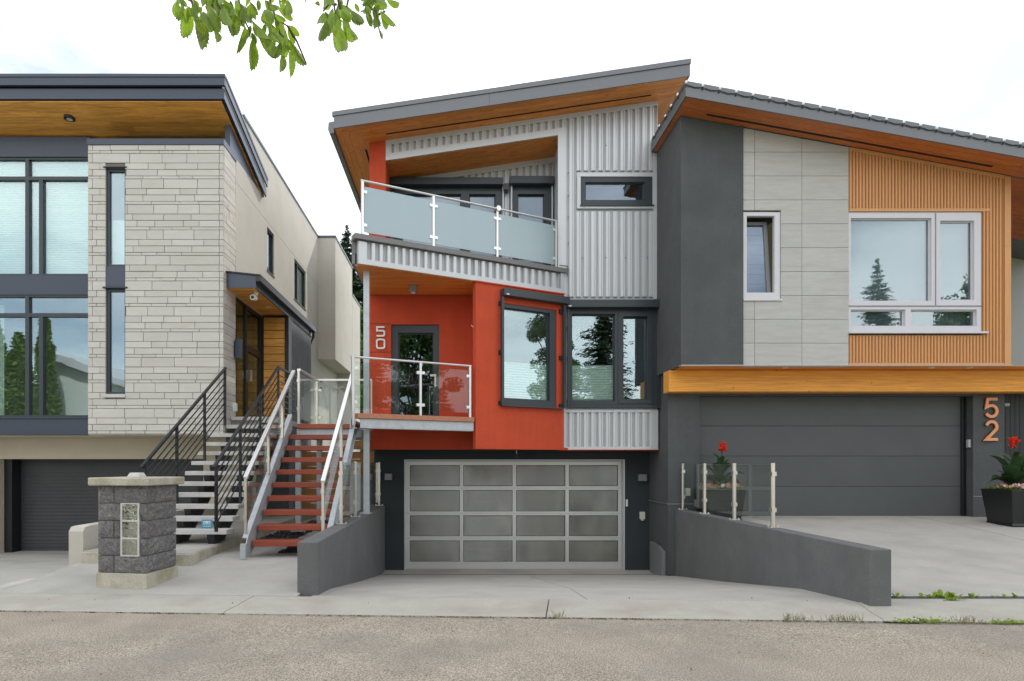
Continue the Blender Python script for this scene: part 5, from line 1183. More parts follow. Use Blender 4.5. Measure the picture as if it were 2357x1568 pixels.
# roof of 52
RB = 20.5; RXR = 13.6
H(MB().prism([(RX + .03, s52(RX + .03) + .012), (RX + .03, s52(RX + .03) + .25), (RXR, s52(RXR) + .25), (RXR, s52(RXR) + .012)], D52 + .03, DM - .03).prism([(4.20, s52(4.2) + .012), (4.20, s52(4.2) + .25), (RXR, s52(RXR) + .25), (RXR, s52(RXR) + .012)], DM - .03, RB), 'roof', M['roof_metal'])
fa = H(MB().prism([(RX, s52(RX)), (RXR, s52(RXR)), (RXR, s52(RXR) + .185), (RX, s52(RX) + .185)], D52, D52 + .03), 'front_fascia', M['roof_metal'])
part(fa, MB().prism([(RX, s52(RX) + .188), (RXR, s52(RXR) + .188), (RXR, s52(RXR) + .285), (RX + .02, s52(RX) + .285)], D52 + .02, D52 + .12), 'roof_edge', M['roof_metal'])
H(B(RX, RX + .028, D52 + .031, DM - .02, s52(RX), s52(RX) + .185).box(RX + .01, RX + .028, D52 + .121, DM - .02, s52(RX) + .187, s52(RX) + .28), 'verge_fascia', M['roof_metal'])
yy = D52 + .032; rs = random.Random(31)
while yy < D5 - .03 or yy < DM - .1:
    inner = yy > D5 - .03
    hi = yy + .137; xa = RX + .03; lim = 4.138 if inner else 12.5
    if inner: hi = min(hi, DM - .03)
    while xa < lim:
        xb = min(lim, xa + rs.uniform(1.7, 3.8))
        H(MB().prism([(xa, s52(xa)), (xb - .003, s52(xb)), (xb - .003, s52(xb) + .011), (xa, s52(xa) + .011)], yy, (min(hi, D5 - .003) if not inner and xa > 4.1 else hi) - .003), 'soffit_board', M['cedar_red']); xa = xb
    yy += .14
for k in range(16):
    y0_ = D5 + .0 + k * .14
    H(MB().prism([(XE + .002, s52(XE)), (12.5, s52(12.5)), (12.5, s52(12.5) + .011), (XE + .002, s52(XE) + .011)], y0_ + .03, y0_ + .165), 'soffit_board', M['cedar_red'])
H(MB().prism([(4.55, s52(4.55) - .004), (9.8, s52(9.8) - .004), (9.8, s52(9.8) + .002), (4.55, s52(4.55) + .002)], 11.78, 11.83), 'vent_slot', M['dark_gap'])
# lower storey, garage, beam
gx0, gx1 = X(1610, DL), X(2240, DL); gz1 = Z(911, DL); XC = X(2311, DL)
H(MB().wall(4.2, XC, -1.1, zu - .012, [(gx0, gx1, -2, gz1)], DL, DL + .3), 'lower_wall', M['dark_stucco'])
H(B(4.2, 4.4, DL + .3, 14.19, -1.1, zu - .01).box(4.262, 4.4, 14.19, 20, -1.1, zu - .01), 'side_wall', M['dark_stucco'])
H(B(4.17, gx0, DL - .012, DL + .001, .755, .772), 'plinth_flashing', M['lamp_grey'])
H(B(4.188, 4.2, DL, 14.19, .755, .772), 'plinth_flashing', M['lamp_grey']); H(B(gx1, XC, DL - .012, DL - .001, Z(1144, DL), Z(1142, DL)), 'plinth_flashing', M['lamp_grey'])
H(B(4.22, 12.4, D5 + .12, DL, zu - .004, zu + .0005), 'underside_boards', M['cedar'])
DDr = 13.1; gd = H(B(gx0, gx0 + .01, DDr + .06, DDr + .07, .5, .51), 'garage_door', M['garage_dark'])
pe = [911, 980.9, 1049.9, 1119.8, 1189]
for a, b in zip(pe, pe[1:]): part(gd, B(gx0 - .05, gx1 + .02, DDr, DDr + .05, Z(b, DDr) + .0025, Z(a, DDr) - .002), 'door_panel', M['garage_dark'], bevel=.003)
part(gd, B(gx0, gx1, DDr + .045, DDr + .06, .5, 3.1), 'backing', M['dark_gap']); 
H(B(gx1 - .10, gx1 - .075, DDr - .03, DDr - .002, .52, gz1).box(gx1 - .04, gx1 - .02, DDr - .04, DDr - .002, .52, gz1), 'door_seal', M['black_metal'])
bx0 = X(1540, 12.55)
bmo = H(B(bx0, 13.5, 12.55, DL - .002, Z(901.5, 12.55), 3.396), 'timber_beam', M['beam'], bevel=.004)
H(B(XC - .0, 14.0, DL + .5, DL + .55, .4, 3.1).box(XC, XC + .02, DL, DL + .5, .4, 3.0), 'side_gate_frame', M['black_metal'])
for i in range(12): H(B(XC + .03 + i * .1, XC + .122 + i * .1, DL + .47, DL + .495, .45, 3.05), 'gate_board', M['black_metal'])
H(MB().tube([(XC + .16, DL + .42, Z(932, DL + .4)), (XC + .45, DL + .42, Z(932, DL + .4))], .035, 10), 'gate_handle', M['galv'])
for px_ in (1558 + 250, 2194 - 240, 2407, 2875): pass
for i, px_ in enumerate((1808, 2144, 2232)):
    d = 12.25; x = X(px_, d); t = thing('recessed_light', (x, d, zu - .01), ['white recessed light under the charcoal tower above the timber beam', 'white recessed light under the tan cladding left of the window centre', 'white recessed light under the right end of the tan cladding'][i], 'light', 'recessed lights above the timber beam')
    part(t, MB().prism([(x + .05 * math.cos(R(a)), d + .05 * math.sin(R(a))) for a in range(0, 360, 24)], zu - .018, zu - .0125 + .008, 'z'), 'trim_ring', M['white_plastic'])
# number 52
def unit(x0, z0, w_, h, pts): return [(x0 + u * w_, z0 + v * w_) for u, v in pts]
x0 = X(2263, DL); wd = X(2294, DL) - x0; s = wd / .70
five = [(.64, .95), (.14, .95), (.07, .53)] + arc(.33, .33, .285, 118, -155, 20)
two = arc(.34, .70, .27, 165, -30, 16) + [(.07, .05), (.66, .05)]
zb5, zb2_ = Z(961.5, DL), Z(1014, DL)
t = thing('house_number', (x0, DL, zb2_), 'copper house number 52, one digit above the other, right of the wide charcoal garage door', 'number')
for nm, pts, z in (('digit', five, zb5), ('digit', two, zb2_)):
    q = [(x0 + u * s, z + v * s * 1.0) for u, v in pts]
    part(t, stroke_mesh(q, .056, DL - .055, DL - .03), nm, M['copper']); part(t, stroke_mesh(q, .05, DL - .029, DL), 'standoff', M['black_side'])
x0, x1 = X(2222.5, DDr - .1), X(2229.5, DDr - .1); t = thing('keypad', (gx1, 13.0, 1.9), 'small silver keypad on the right jamb of the wide dark garage door', 'keypad')
part(t, B(gx1 - .045, gx1 - .0, 12.95, 13.03, Z(1030.5, 13), Z(1012, 13)), 'body', M['silver_trim'], bevel=.008)
t = thing('outlet_cover', (4.33, DL, 1.1), 'pale outlet box low on the charcoal wall behind the glass fence of the upper drive', 'outlet')
part(t, B(X(1574.5, DL), X(1587, DL), DL - .07, DL, Z(1142, DL), Z(1124, DL)), 'cover', M['cream_plastic'], bevel=.01)
t = thing('metal_access_panel', (4.1, 13.4, -.7), 'grey metal kick plate box at the foot of the charcoal corner beside the sloping drive', 'panel')
part(t, MB().prism([(13.05, -.72), (13.05, -.22), (13.35, -.14), (13.9, -.1), (13.9, -.79)], 4.13, 4.2, 'x'), 'plate', M['lamp_grey'], bevel=.006)
# string lights clipped along the roof edge
SLt = thing('string_lights', (RX, D52, 8.3), 'string of unlit white bulbs on black wire along the grey roof edge of number 52', 'string lights')
wp = []; bul = []
for i in range(27):
    x = RX + .0 + i * .2955; z = s52(x) + .185; 
    wp.append((x, D52 - .015, z + .012)); wp.append((x + .148, D52 - .015, s52(x + .148) + .175)); bul.append((x, D52 - .02, z))
part(SLt, MB().tube(wp[:-1], .009, 5), 'wire', M['black_metal'])
wl = [(RX - .015, D52 + k * .16, s52(RX) + .20 - .01 * (k % 2)) for k in range(13)]
part(SLt, MB().tube(wl, .009, 5), 'wire', M['black_metal'])
bl_me = None
for k, (x, y, z) in enumerate(bul + [(RX - .02, D52 + .36 + .36 * k, s52(RX) + .185) for k in range(5)]):
    if bl_me is None:
        mb = MB().tube([(0, 0, .018), (0, 0, .03), (0, 0, .055), (0, 0, .075)], [.014, .024, .022, .006], 8); o = build(mb, 'bulb', M['bulb'], None, smooth=True); bl_me = o.data; o.parent = SLt
        mb = MB().tube([(0, 0, -.02), (0, 0, .018)], .016, 8); q = build(mb, 'socket', M['black_metal'], None); so_me = q.data; q.parent = SLt
    else:
        o = bpy.data.objects.new('bulb', bl_me); COL.objects.link(o); o.parent = SLt; q = bpy.data.objects.new('socket', so_me); COL.objects.link(q); q.parent = SLt
    lc = Vector((x, y, z)) - Vector(SLt.location); o.location = lc; q.location = lc; o.rotation_euler = q.rotation_euler = (.25, random.uniform(-.2, .2), 0)
# neighbour on the right
NB = thing('neighbour_house', (13, 17, 0), 'pale grey rendered house with dark metal eave at the right edge behind number 52', 'house')
part(NB, MB().prism([(11.0, 3.1), (18, 3.1), (18, 9.8), (11.0, 6.7)], 15.2, 25), 'upper_wall', M['neighbour']); part(NB, B(11.0, 18, 15.7, 25, -.3, 3.1), 'lower_wall', M['garage_stucco'])
part(NB, MB().prism([(10.7, 6.6), (18, 9.81), (18, 10.02), (10.7, 6.81)], 14.6, 14.64), 'fascia', M['navy_metal'])
part(NB, MB().prism([(10.7, 6.83), (18, 10.04), (18, 10.14), (10.7, 6.93)], 14.55, 14.66), 'drip_edge', M['roof_metal'])
for i in range(4): part(NB, MB().prism([(10.7, 6.61), (18, 9.82), (18, 9.835), (10.7, 6.625)], 14.65 + i * .13, 14.77 + i * .13), 'soffit_panel', M['black_metal'])
part(NB, MB().prism([(10.7, 6.64), (18, 9.85), (18, 10.1), (10.7, 6.9)], 15.3, 25), 'roof', M['roof_metal'])
# ================================================================ FENCE between the houses
FN = thing('wooden_fence', (-2.6, 16.0, .2), 'brown horizontal board fence behind the timber stair between the two houses', 'fence')
for k in range(9):
    z = .24 + k * .182
    part(FN, B(-3.9, -2.0, 16.0, 16.025, z, z + .174), 'board', M['fence_wood'])
part(FN, B(-2.75, -1.9, 15.9, 16.0, 1.88 + .05, 2.15), 'top_rail', M['fence_wood'])
for x in (-3.85, -2.9, -2.02): part(FN, B(x - .045, x + .045, 16.03, 16.12, .2, 2.0), 'post', M['fence_wood'])
SB = thing('storage_box', (-2.3, 15.4, .2), 'grey louvred utility cabinet behind the glass fence beside the timber stair', 'cabinet')
part(SB, B(-2.62, -2.0, 15.3, 15.8, .22, 1.25), 'body', M['lamp_grey'], bevel=.01)
for k in range(9): part(SB, MB().prism([(15.3, .3 + k * .09), (15.27, .3 + k * .09), (15.295, .37 + k * .09)], -2.57, -2.05, 'x'), 'louvre', M['lamp_grey'])
# ================================================================ PLANTERS
def leaf_strip(base, tip, wdt, droop, rs, n=6, twist=0):
    """arched blade with a fold along the midrib"""
    b, t = Vector(base), Vector(tip); d = t - b; s = d.cross(Vector((0, 0, 1)))
    if s.length < .01: s = Vector((1, 0, 0))
    s = s.normalized(); mb = MB()
    for i in range(n + 1):
        u = i / n; c = b + d * u + Vector((0, 0, 1)) * droop * 4 * u * (1 - u); ww = wdt * math.sin(math.pi * min(1, (u * .92 + .08))) ** .8
        f = Vector((0, 0, .25 * ww)); mb.v += [tuple(c - s * ww / 2 + f), tuple(c), tuple(c + s * ww / 2 + f)]
    for i in range(n): a = i * 3; mb.f += [(a, a + 1, a + 4, a + 3), (a + 1, a + 2, a + 5, a + 4)]
    return mb
def planter(cx, cy, zb, rotz, half, h, label, leaves, top, fl_h, seed, lean=0):
    rs = random.Random(seed)
    t = thing('planter', (cx, cy, zb), label, 'planter')
    c, s_ = math.cos(rotz), math.sin(rotz)
    def rr(r, z): return [(cx + u * c - v * s_, cy + u * s_ + v * c, z) for u, v in ((-r, -r), (r, -r), (r, r), (-r, r))]
    part(t, MB().hexa(rr(half * .80, zb + .03), rr(half, zb + h)), 'pot', M['pot'], bevel=.006)
    part(t, MB().hexa(rr(half * .86, zb), rr(half * .82, zb + .045)), 'pot_foot', M['pot'])
    mb = MB().hexa(rr(half * .93, zb + h - .03), rr(half * .93, zb + h + .004)); part(t, mb, 'soil', M['soil'])
    zt = zb + h; st = part(t, MB().tube([(cx, cy, zt), (cx + .01 + lean * .5, cy, zt + fl_h * .5), (cx + lean, cy, zt + fl_h)], [.02, .014, .01], 7), 'stem', M['canna'])
    for (ang, ln, el, z0, wd) in leaves:
        a = R(ang); b = (cx + .02 * math.cos(a), cy + .02 * math.sin(a), zt + z0); tp = (cx + ln * math.cos(a), cy + ln * math.sin(a), zt + z0 + el)
        part(t, leaf_strip(b, tp, wd * 1.5, .06 + .05 * rs.random(), rs), 'canna_leaf', M['canna'], smooth=True)
    for k in range(9):
        a = rs.uniform(0, 6.28); l_ = half * rs.uniform(.5, 1.1); b = (cx + rs.uniform(-.1, .1), cy + rs.uniform(-.1, .1), zt)
        part(t, leaf_strip(b, (b[0] + l_ * math.cos(a), b[1] + l_ * math.sin(a), zt + rs.uniform(.1, .4)), rs.uniform(.09, .15), rs.uniform(.04, .14), rs), 'canna_leaf', M['canna'], smooth=True)
    for k in range(5):
        a = rs.uniform(0, 6.28); z0_ = zt + .25 + .06 * k; b = (cx + lean * .6, cy, z0_)
        part(t, leaf_strip(b, (b[0] + .2 * math.cos(a), b[1] + .2 * math.sin(a), z0_ + .2), .09, .03, rs), 'canna_leaf', M['canna'], smooth=True)
    # flower head: separate curled petals
    for k in range(34):
        a = rs.uniform(0, 6.28); e = rs.uniform(-.5, 1.3); r_ = rs.uniform(.06, .11); fc = Vector((cx + lean + rs.uniform(-.055, .055), cy + rs.uniform(-.04, .04), zt + fl_h + rs.uniform(-.09, .06)))
        part(t, leaf_strip(fc, fc + Vector((math.cos(a) * math.cos(e), math.sin(a) * math.cos(e), math.sin(e))) * r_, rs.uniform(.045, .075), .015, rs, 3), 'petal', M['canna_flower'], smooth=True)
    # low filler plants round the rim
    mb = MB()
    for k in range(420):
        x, y = cx + rs.uniform(-1, 1) * half * .92, cy + rs.uniform(-1, 1) * half * .92; z = zt + rs.uniform(0, .07); a = rs.uniform(0, 6.28); q = rs.uniform(.015, .032)
        ux, uy = math.cos(a) * q, math.sin(a) * q
        mb.add([(x - ux, y - uy, z), (x + uy * .6, y - ux * .6, z + q * .7), (x + ux, y + uy, z + q * rs.uniform(-.2, .6)), (x - uy * .6, y + ux * .6, z)], [(0, 1, 2, 3)])
    part(t, mb, 'filler_foliage', M['weed'], kind='stuff')
    for nm, m_, n in (('pink_blossoms', M['pink'], 26), ('white_blossoms', M['white_petal'], 22), ('red_blossoms', M['canna_flower'], 16)):
        mb = MB()
        for k in range(n):
            x, y = cx + rs.uniform(-1, 1) * half * .95, cy - rs.uniform(-.2, 1) * half * .9; z = zt + rs.uniform(.05, .10); q = rs.uniform(.014, .026)
            for p in range(5):
                a = p * 1.257; mb.add([(x, y, z), (x + q * math.cos(a - .5), y + q * .4 * math.sin(a - .5) - .01, z + q * math.sin(a - .5)), (x + 1.3 * q * math.cos(a), y + .5 * q * math.sin(a) - .012, z + 1.3 * q * math.sin(a)), (x + q * math.cos(a + .5), y + q * .4 * math.sin(a + .5) - .01, z + q * math.sin(a + .5))], [(0, 1, 2, 3)])
        part(t, mb, nm, m_, kind='stuff')
    return t
planter(5.03, 12.42, .485, 0, .37, .60, 'tapered black planter with orange-red canna behind the glass fence of the upper drive',
        [(200, .40, .10, .1, .15), (345, .46, .16, .12, .16), (250, .34, .0, .05, .15), (300, .34, .02, .04, .15), (165, .30, .26, .15, .12), (15, .34, .26, .2, .12), (225, .2, .26, .22, .11), (320, .22, .24, .22, .11), (90, .25, .3, .2, .11), (270, .12, .22, .36, .09), (180, .42, .02, .06, .13), (0, .42, -.02, .1, .14)], 1.1, .80, 3, .06)
planter(10.20, 11.80, .45, 0, .345, .65, 'larger tapered black planter with an orange-red canna beneath the copper number 52',
        [(190, .50, .10, .08, .16), (215, .42, .34, .1, .17), (350, .5, .3, .1, .18), (265, .34, .25, .05, .18), (300, .42, .15, .02, .18), (170, .42, .42, .2, .13), (20, .4, .5, .2, .13), (330, .35, .48, .2, .14), (90, .3, .5, .2, .12), (240, .3, .40, .2, .12)], 1.1, .84, 7, .0)
# ================================================================ WEEDS along the drain and kerb
def weed(x, y, z, kind, s, seed, label, grp):
    rs = random.Random(seed); mb = MB()
    if kind == 'leafy':
        for k in range(int(16 * s)):
            a = rs.uniform(0, 6.28); ln = rs.uniform(.05, .11) * (.6 + .4 * s); e = rs.uniform(.2, 1.0); bx = x + rs.uniform(-.09, .09) * s; by = y + rs.uniform(-.02, .02)
            q = leaf_strip((bx, by, z), (bx + ln * math.cos(a) * math.cos(e), by + .6 * ln * math.sin(a) * math.cos(e), z + ln * math.sin(e)), ln * .42, .01, rs, 4); mb.add(q.v, q.f)
        m_ = M['weed']
    elif kind == 'mat':
        for k in range(int(150 * s)):
            bx = x + rs.gauss(0, .11) * s; by = y + rs.gauss(0, .012); a = rs.uniform(0, 6.28); q = rs.uniform(.008, .016); zz = z + abs(rs.gauss(0, .018))
            mb.add([(bx - q, by, zz), (bx, by - q * .6, zz + q * .5), (bx + q, by, zz + q * .3), (bx, by + q * .6, zz + q)], [(0, 1, 2, 3)])
        m_ = M['weed']
    else:
        for k in range(int(34 * s)):
            bx = x + rs.gauss(0, .06) * s; by = y + rs.gauss(0, .01); h = rs.uniform(.03, .1); lx = rs.uniform(-.06, .06); q = .0025
            mb.add([(bx - q, by, z), (bx + q, by, z), (bx + lx * .5 + q, by, z + h * .7), (bx + lx * .5 - q, by, z + h * .7), (bx + lx, by - .01, z + h)], [(0, 1, 2, 3), (3, 2, 4)])
        m_ = M['dry_grass']
    build(mb, 'weed', m_, None, label=label, cat='weed', group=grp, origin=(x, y, z))
WD = [(2068, 1379, 'leafy', .6, 'small weed in the drain against the end of the charcoal wall'), (2135, 1372, 'leafy', .9, 'broad leafy weed in the drain just left of the tallest weed'),
      (2177, 1370, 'leafy', 1.5, 'largest bright green leafy weed growing from the drain in front of the upper drive'), (2239, 1376, 'leafy', .7, 'low leafy weed in the drain right of the largest weed'),
      (2290, 1378, 'leafy', .35, 'tiny weed in the drain, third from the right edge of the photo'), (2318, 1374, 'leafy', .4, 'small upright weed in the drain, second from the right edge of the photo'), (2348, 1373, 'leafy', .5, 'upright leafy weed in the drain at the right edge of the photo')]
for i, (px, py, k, s, lb) in enumerate(WD):
    d = 7.205; weed(X(px, d), d, .045, k, s, 40 + i, lb, 'weeds in the drain')
weed(X(2195, 7.06), 7.06, .055, 'mat', .45, 60, 'thin creeping weed in the concrete joint below the largest weed', 'weeds in the drain')
KW = [(1808, 'blade', .5, 'tiny grass tuft at the asphalt edge, farthest left of the kerb weeds'), (1842, 'blade', .8, 'small spiky grass tuft at the asphalt edge under the charcoal wall'), (1920, 'blade', 1.0, 'spiky yellow-green grass tuft at the asphalt edge in front of the charcoal wall'), (1960, 'blade', 1.0, 'spiky grass tuft at the asphalt edge left of the long green mat'),
      (2128, 'mat', 1.3, 'long green mat of creeping weed at the asphalt edge'), (2230, 'blade', 1.5, 'dry feathery grass clump at the asphalt edge right of the green mat'), (2322, 'mat', .9, 'low weed patch at the asphalt edge nearest the right edge of the photo'), (1280, 'blade', .5, 'small dry grass tuft in the kerb joint below the aluminium garage door')]
for i, (px, k, s, lb) in enumerate(KW):
    x = X(px, 6.4); y = kerb_y(x); x = X(px, y); weed(x, kerb_y(x) - .005, .002, k, s, 70 + i, lb, 'weeds along the kerb')
# ================================================================ TREES
def leaf_cloud(mb, centre, rad, n, size, rs, flat=1.0):
    for k in range(n):
        d = Vector((rs.gauss(0, 1), rs.gauss(0, 1), rs.gauss(0, 1))).normalized() * (rs.random() ** .4)
        c = Vector(centre) + Vector((d.x * rad[0], d.y * rad[1], d.z * rad[2])); s = size * rs.uniform(.6, 1.4)
        a = Vector((rs.gauss(0, 1), rs.gauss(0, 1), rs.gauss(0, .7))).normalized(); b = a.cross(Vector((rs.gauss(0, 1), rs.gauss(0, 1), rs.gauss(0, 1)))).normalized()
        p = [c - a * s, c + b * s * .45, c + a * s, c - b * s * .45]; n0 = len(mb.v); mb.v += [tuple(v) for v in p]; mb.f.append((n0, n0 + 1, n0 + 2, n0 + 3))
def spruce(x, y, z0, h, r, seed, label, dens=1.7, grp='spruces'):
    rs = random.Random(seed); t = thing('spruce_tree', (x, y, z0), label, 'tree', grp)
    part(t, MB().tube([(x, y, z0), (x, y, z0 + h * .5), (x, y, z0 + h * .97)], [h * .018, h * .011, .02], 8), 'trunk', M['bark'])
    mb = MB(); lv = int(h * 3.2)
    for i in range(lv):
        u = i / lv; z = z0 + h * (.06 + .93 * u); rr = r * (1 - u) ** .85 * rs.uniform(.8, 1.15) + .12; nb = int((7 + 5 * (1 - u)) * dens)
        for k in range(nb):
            a = rs.uniform(0, 6.28); L_ = rr * rs.uniform(.65, 1.1); dr = -.22 * L_ + .04
            n = max(3, int(L_ * 9 * dens))
            for j in range(n):
                v = (j + rs.random()) / n; px, py = x + math.cos(a) * L_ * v, y + math.sin(a) * L_ * v; pz = z + dr * v + .12 * L_ * v * v
                for sgn in (-1, 1):
                    a2 = a + sgn * rs.uniform(.5, 1.1); q = (.2 + .26 * (1 - v)) * rs.uniform(.7, 1.3) * min(1, .35 + L_ * .4); zz = pz - rs.uniform(.0, .16)
                    e = Vector((math.cos(a2), math.sin(a2), rs.uniform(-.5, .05))) * q; wv = Vector((-math.sin(a2), math.cos(a2), rs.uniform(-.6, .6))) * q * .22
                    c = Vector((px, py, zz)); n0 = len(mb.v); mb.v += [tuple(c - wv * .5), tuple(c + e * .6 - wv), tuple(c + e), tuple(c + e * .5 + wv)]; mb.f.append((n0, n0 + 1, n0 + 2, n0 + 3))
    for k in range(10):
        z = z0 + h * (.94 + .006 * k); leaf_cloud(mb, (x, y, z), (.12, .12, .1), 8, .09, rs)
    part(t, mb, 'crown', M['spruce'], kind='stuff')
def broadleaf(x, y, z0, h, r, seed, label, m='leaf_tree', n=26, grp='leafy trees', per=420, size=.13):
    rs = random.Random(seed); t = thing('leafy_tree', (x, y, z0), label, 'tree', grp)
    br = MB().tube([(x, y, z0), (x + .1, y, z0 + h * .35), (x, y + .1, z0 + h * .6)], [h * .028, h * .02, h * .012], 8); mb = MB()
    for k in range(n):
        a = rs.uniform(0, 6.28); u = rs.random(); zz = z0 + h * (.32 + .66 * u); q = r * math.sin(math.pi * (.2 + .72 * u)) * rs.uniform(.25, 1.0)
        c = (x + q * math.cos(a), y + q * math.sin(a), zz); s = r * rs.uniform(.24, .42)
        br.tube([(x, y, z0 + h * (.25 + .35 * u)), ((x + c[0]) / 2, (y + c[1]) / 2, (zz + z0 + h * .3) / 2 + h * .12), c], [h * .008, h * .005, .02], 5); leaf_cloud(mb, c, (s, s, s * .75), per, size, rs)
    part(t, br, 'trunk', M['bark']); part(t, mb, 'crown', M[m], kind='stuff')
spruce(-6.25, 36, .2, 14.8, 5.2, 1, 'tall sparse dark spruce seen in the gap between the stone house and the red house', 1.9)
broadleaf(-4.9, 31, .2, 8.9, 2.0, 2, 'green leafy tree low in the gap between the two houses', n=26, per=300, size=.1)
broadleaf(-3.9, 27.5, .2, 4.6, 1.2, 12, 'small bright green tree behind the deck in the gap between the houses', n=22, per=300, size=.07)
# across the street, reflected in the glazing
spruce(8.6, -11, 0, 15.5, 2.9, 3, 'tall dark spruce across the street, mirrored in the large window of the red house', 1.25)
broadleaf(4.7, -9.5, 0, 12.2, 2.1, 4, 'big leafy tree across the street, mirrored left in the large red house window', n=40)
broadleaf(-2.6, -10.5, 0, 10.5, 3.2, 5, 'dense leafy tree across the street, mirrored in the red house front door', n=40)
broadleaf(35, -3.3, 0, 15, 2.7, 6, 'leafy tree down the street, mirrored in the red bay window', n=44)
spruce(30.5, -11.5, 0, 8.0, 2.0, 14, 'small spruce down the street, mirrored low in the window of the red bay')
spruce(25.2, -14.5, 0, 14.0, 3.1, 7, 'spruce across the street, mirrored in the large white window of number 52')
broadleaf(31.5, -14.5, 0, 13.2, 3.2, 8, 'leafy tree across the street, mirrored right in the white window of number 52', n=40)
for i, (x, h, r_) in enumerate(((-27.3, 9.2, 1.1), (-25.9, 9.9, 1.1), (-24.6, 8.9, 1.0), (-23.1, 9.9, .85), (-28.9, 8.6, 1.2))):
    rs = random.Random(80 + i); t = thing('cedar_column', (x, -10, 0), ['second', 'third', 'fourth', 'tall slim fifth', 'first'][i] + ' clipped cedar column from the far end of the row across the street', 'tree', 'cedar columns across the street')
    part(t, MB().tube([(x, -10, 0), (x, -10, h * .9)], .08, 6), 'trunk', M['bark']); mb = MB()
    for k in range(60): u = k / 60; leaf_cloud(mb, (x, -10, .3 + (h - .5) * u), (r_ * (1 - u ** 3 * .8), r_ * (1 - u ** 3 * .8), .35), 190, .12, rs)
    part(t, mb, 'crown', M['cedar_hedge'], kind='stuff')
OH = thing('bungalow', (-18, -16, 0), 'white stucco bungalow with low pitched roof across the street, mirrored in the stone house windows', 'house')
part(OH, MB().prism([(-24.5, 0), (-13.5, 0), (-13.5, 4.0), (-24.5, 8.0)], -22, -12), 'wall', M['white_plastic'])
part(OH, MB().prism([(-25, 8.2), (-13, 3.8), (-13, 4.2), (-25, 8.6)], -22.5, -11.3), 'roof', M['white'])
part(OH, B(-18.5, -17, -12.01, -11.98, 1.0, 2.6), 'window', M['anthracite'])
# overhanging elm: trunk on the verge behind the viewer, branch tips hanging into the top of the view
EL = thing('elm_tree', (-4.2, -2.3, 0), 'elm whose serrated bright green leaves hang into the top left of the view', 'tree')
part(EL, MB().tube([(-4.2, -2.3, 0), (-4.15, -2.2, 1.6), (-4.0, -2.0, 3.1), (-3.8, -1.7, 4.4)], [.26, .2, .17, .12], 10), 'trunk', M['bark'])
part(EL, MB().tube([(-4.0, -2.0, 3.1), (-3.1, -.6, 4.0), (-2.0, 1.0, 4.0), (-1.0, 2.2, 3.75), (-.45, 2.5, 3.45)], [.11, .07, .045, .022, .01], 8), 'branch', M['bark'])
part(EL, MB().tube([(-3.9, -1.9, 3.7), (-4.6, -.8, 4.9), (-4.4, .4, 5.4)], [.1, .06, .03], 8), 'branch', M['bark'])
mb = MB(); rs = random.Random(77)
for c in ((-4.6, -2.4, 5.6), (-3.4, -2.0, 5.9), (-5.4, -1.2, 5.3), (-4.2, -3.4, 5.4), (-4.6, -.6, 5.6), (-3.3, -.9, 5.3)): leaf_cloud(mb, c, (1.0, 1.0, .75), 700, .07, rs)
part(EL, mb, 'upper_crown', M['leaf_tree'], kind='stuff')
LD = 2.35; OX, OY, KS = 345.3, 0.0, .26042
def lp(cx_, cy_, d): return Vector((X(OX + cx_ * KS, d), d, Z(OY + cy_ * KS, d)))
LV = [(250,0,215,150,.45),(330,60,290,345,.5),(345,50,330,200,.4),(400,150,462,450,.52),(380,0,425,75,.7),(470,100,540,290,.6),(545,60,600,300,.42),(562,270,583,385,.5),(620,10,672,235,.5),(690,70,735,335,.4),(735,110,742,320,.5),
      (840,225,762,485,.3),(780,20,900,215,.55),(900,345,895,635,.40),(900,285,940,395,.5),(960,330,1100,495,.42),(925,200,1050,345,.42),(880,15,925,125,.6),(960,0,958,100,.5),(1010,0,1060,120,.6),(1010,80,1045,215,.6),(1060,200,1090,410,.42),
      (1120,60,1265,185,.25),(1100,120,1200,195,.35),(1110,170,1130,290,.5),(1175,220,1190,525,.36),(1230,230,1322,330,.6),(1220,340,1388,580,.28),(1160,480,1150,645,.42),(1230,450,1243,695,.30),(705,0,735,105,.7),(765,0,720,190,.5),(500,15,535,55,.7),(440,60,420,130,.5),
      (560,0,520,30,.7),(650,60,690,230,.45),(1070,40,1125,95,.5),(790,90,805,150,.7),(1165,20,1210,5,.5),
      (1600,0,1520,75,.5),(1530,110,1495,208,.5),(1560,180,1500,372,.42),(1590,100,1600,290,.42),(1640,180,1698,458,.42),(1700,150,1775,368,.4),(1725,220,1822,358,.42),(1680,60,1780,200,.45),(1780,90,1882,218,.4),(1810,30,1850,110,.5),(1700,0,1650,45,.6),
      (1930,90,1955,245,.42),(1980,130,2000,245,.4),(2035,95,2180,235,.42),(2040,140,2095,262,.3),(1985,0,2092,80,.5),(2090,0,2205,42,.4),(2040,270,2052,355,.14),(1925,0,1975,55,.6),(1490,10,1475,45,.6),(1620,200,1640,330,.5),(1585,220,1580,330,.4),(1375,-40,1382,30,.3),
      (300,-60,380,20,.6),(440,-80,470,60,.6),(600,-70,640,30,.6),(860,-60,850,60,.6),(1060,-90,1090,30,.6),(1560,-70,1560,40,.6),(1640,-80,1700,20,.6),(1850,-90,1900,10,.6),(2000,-80,2040,10,.6)]
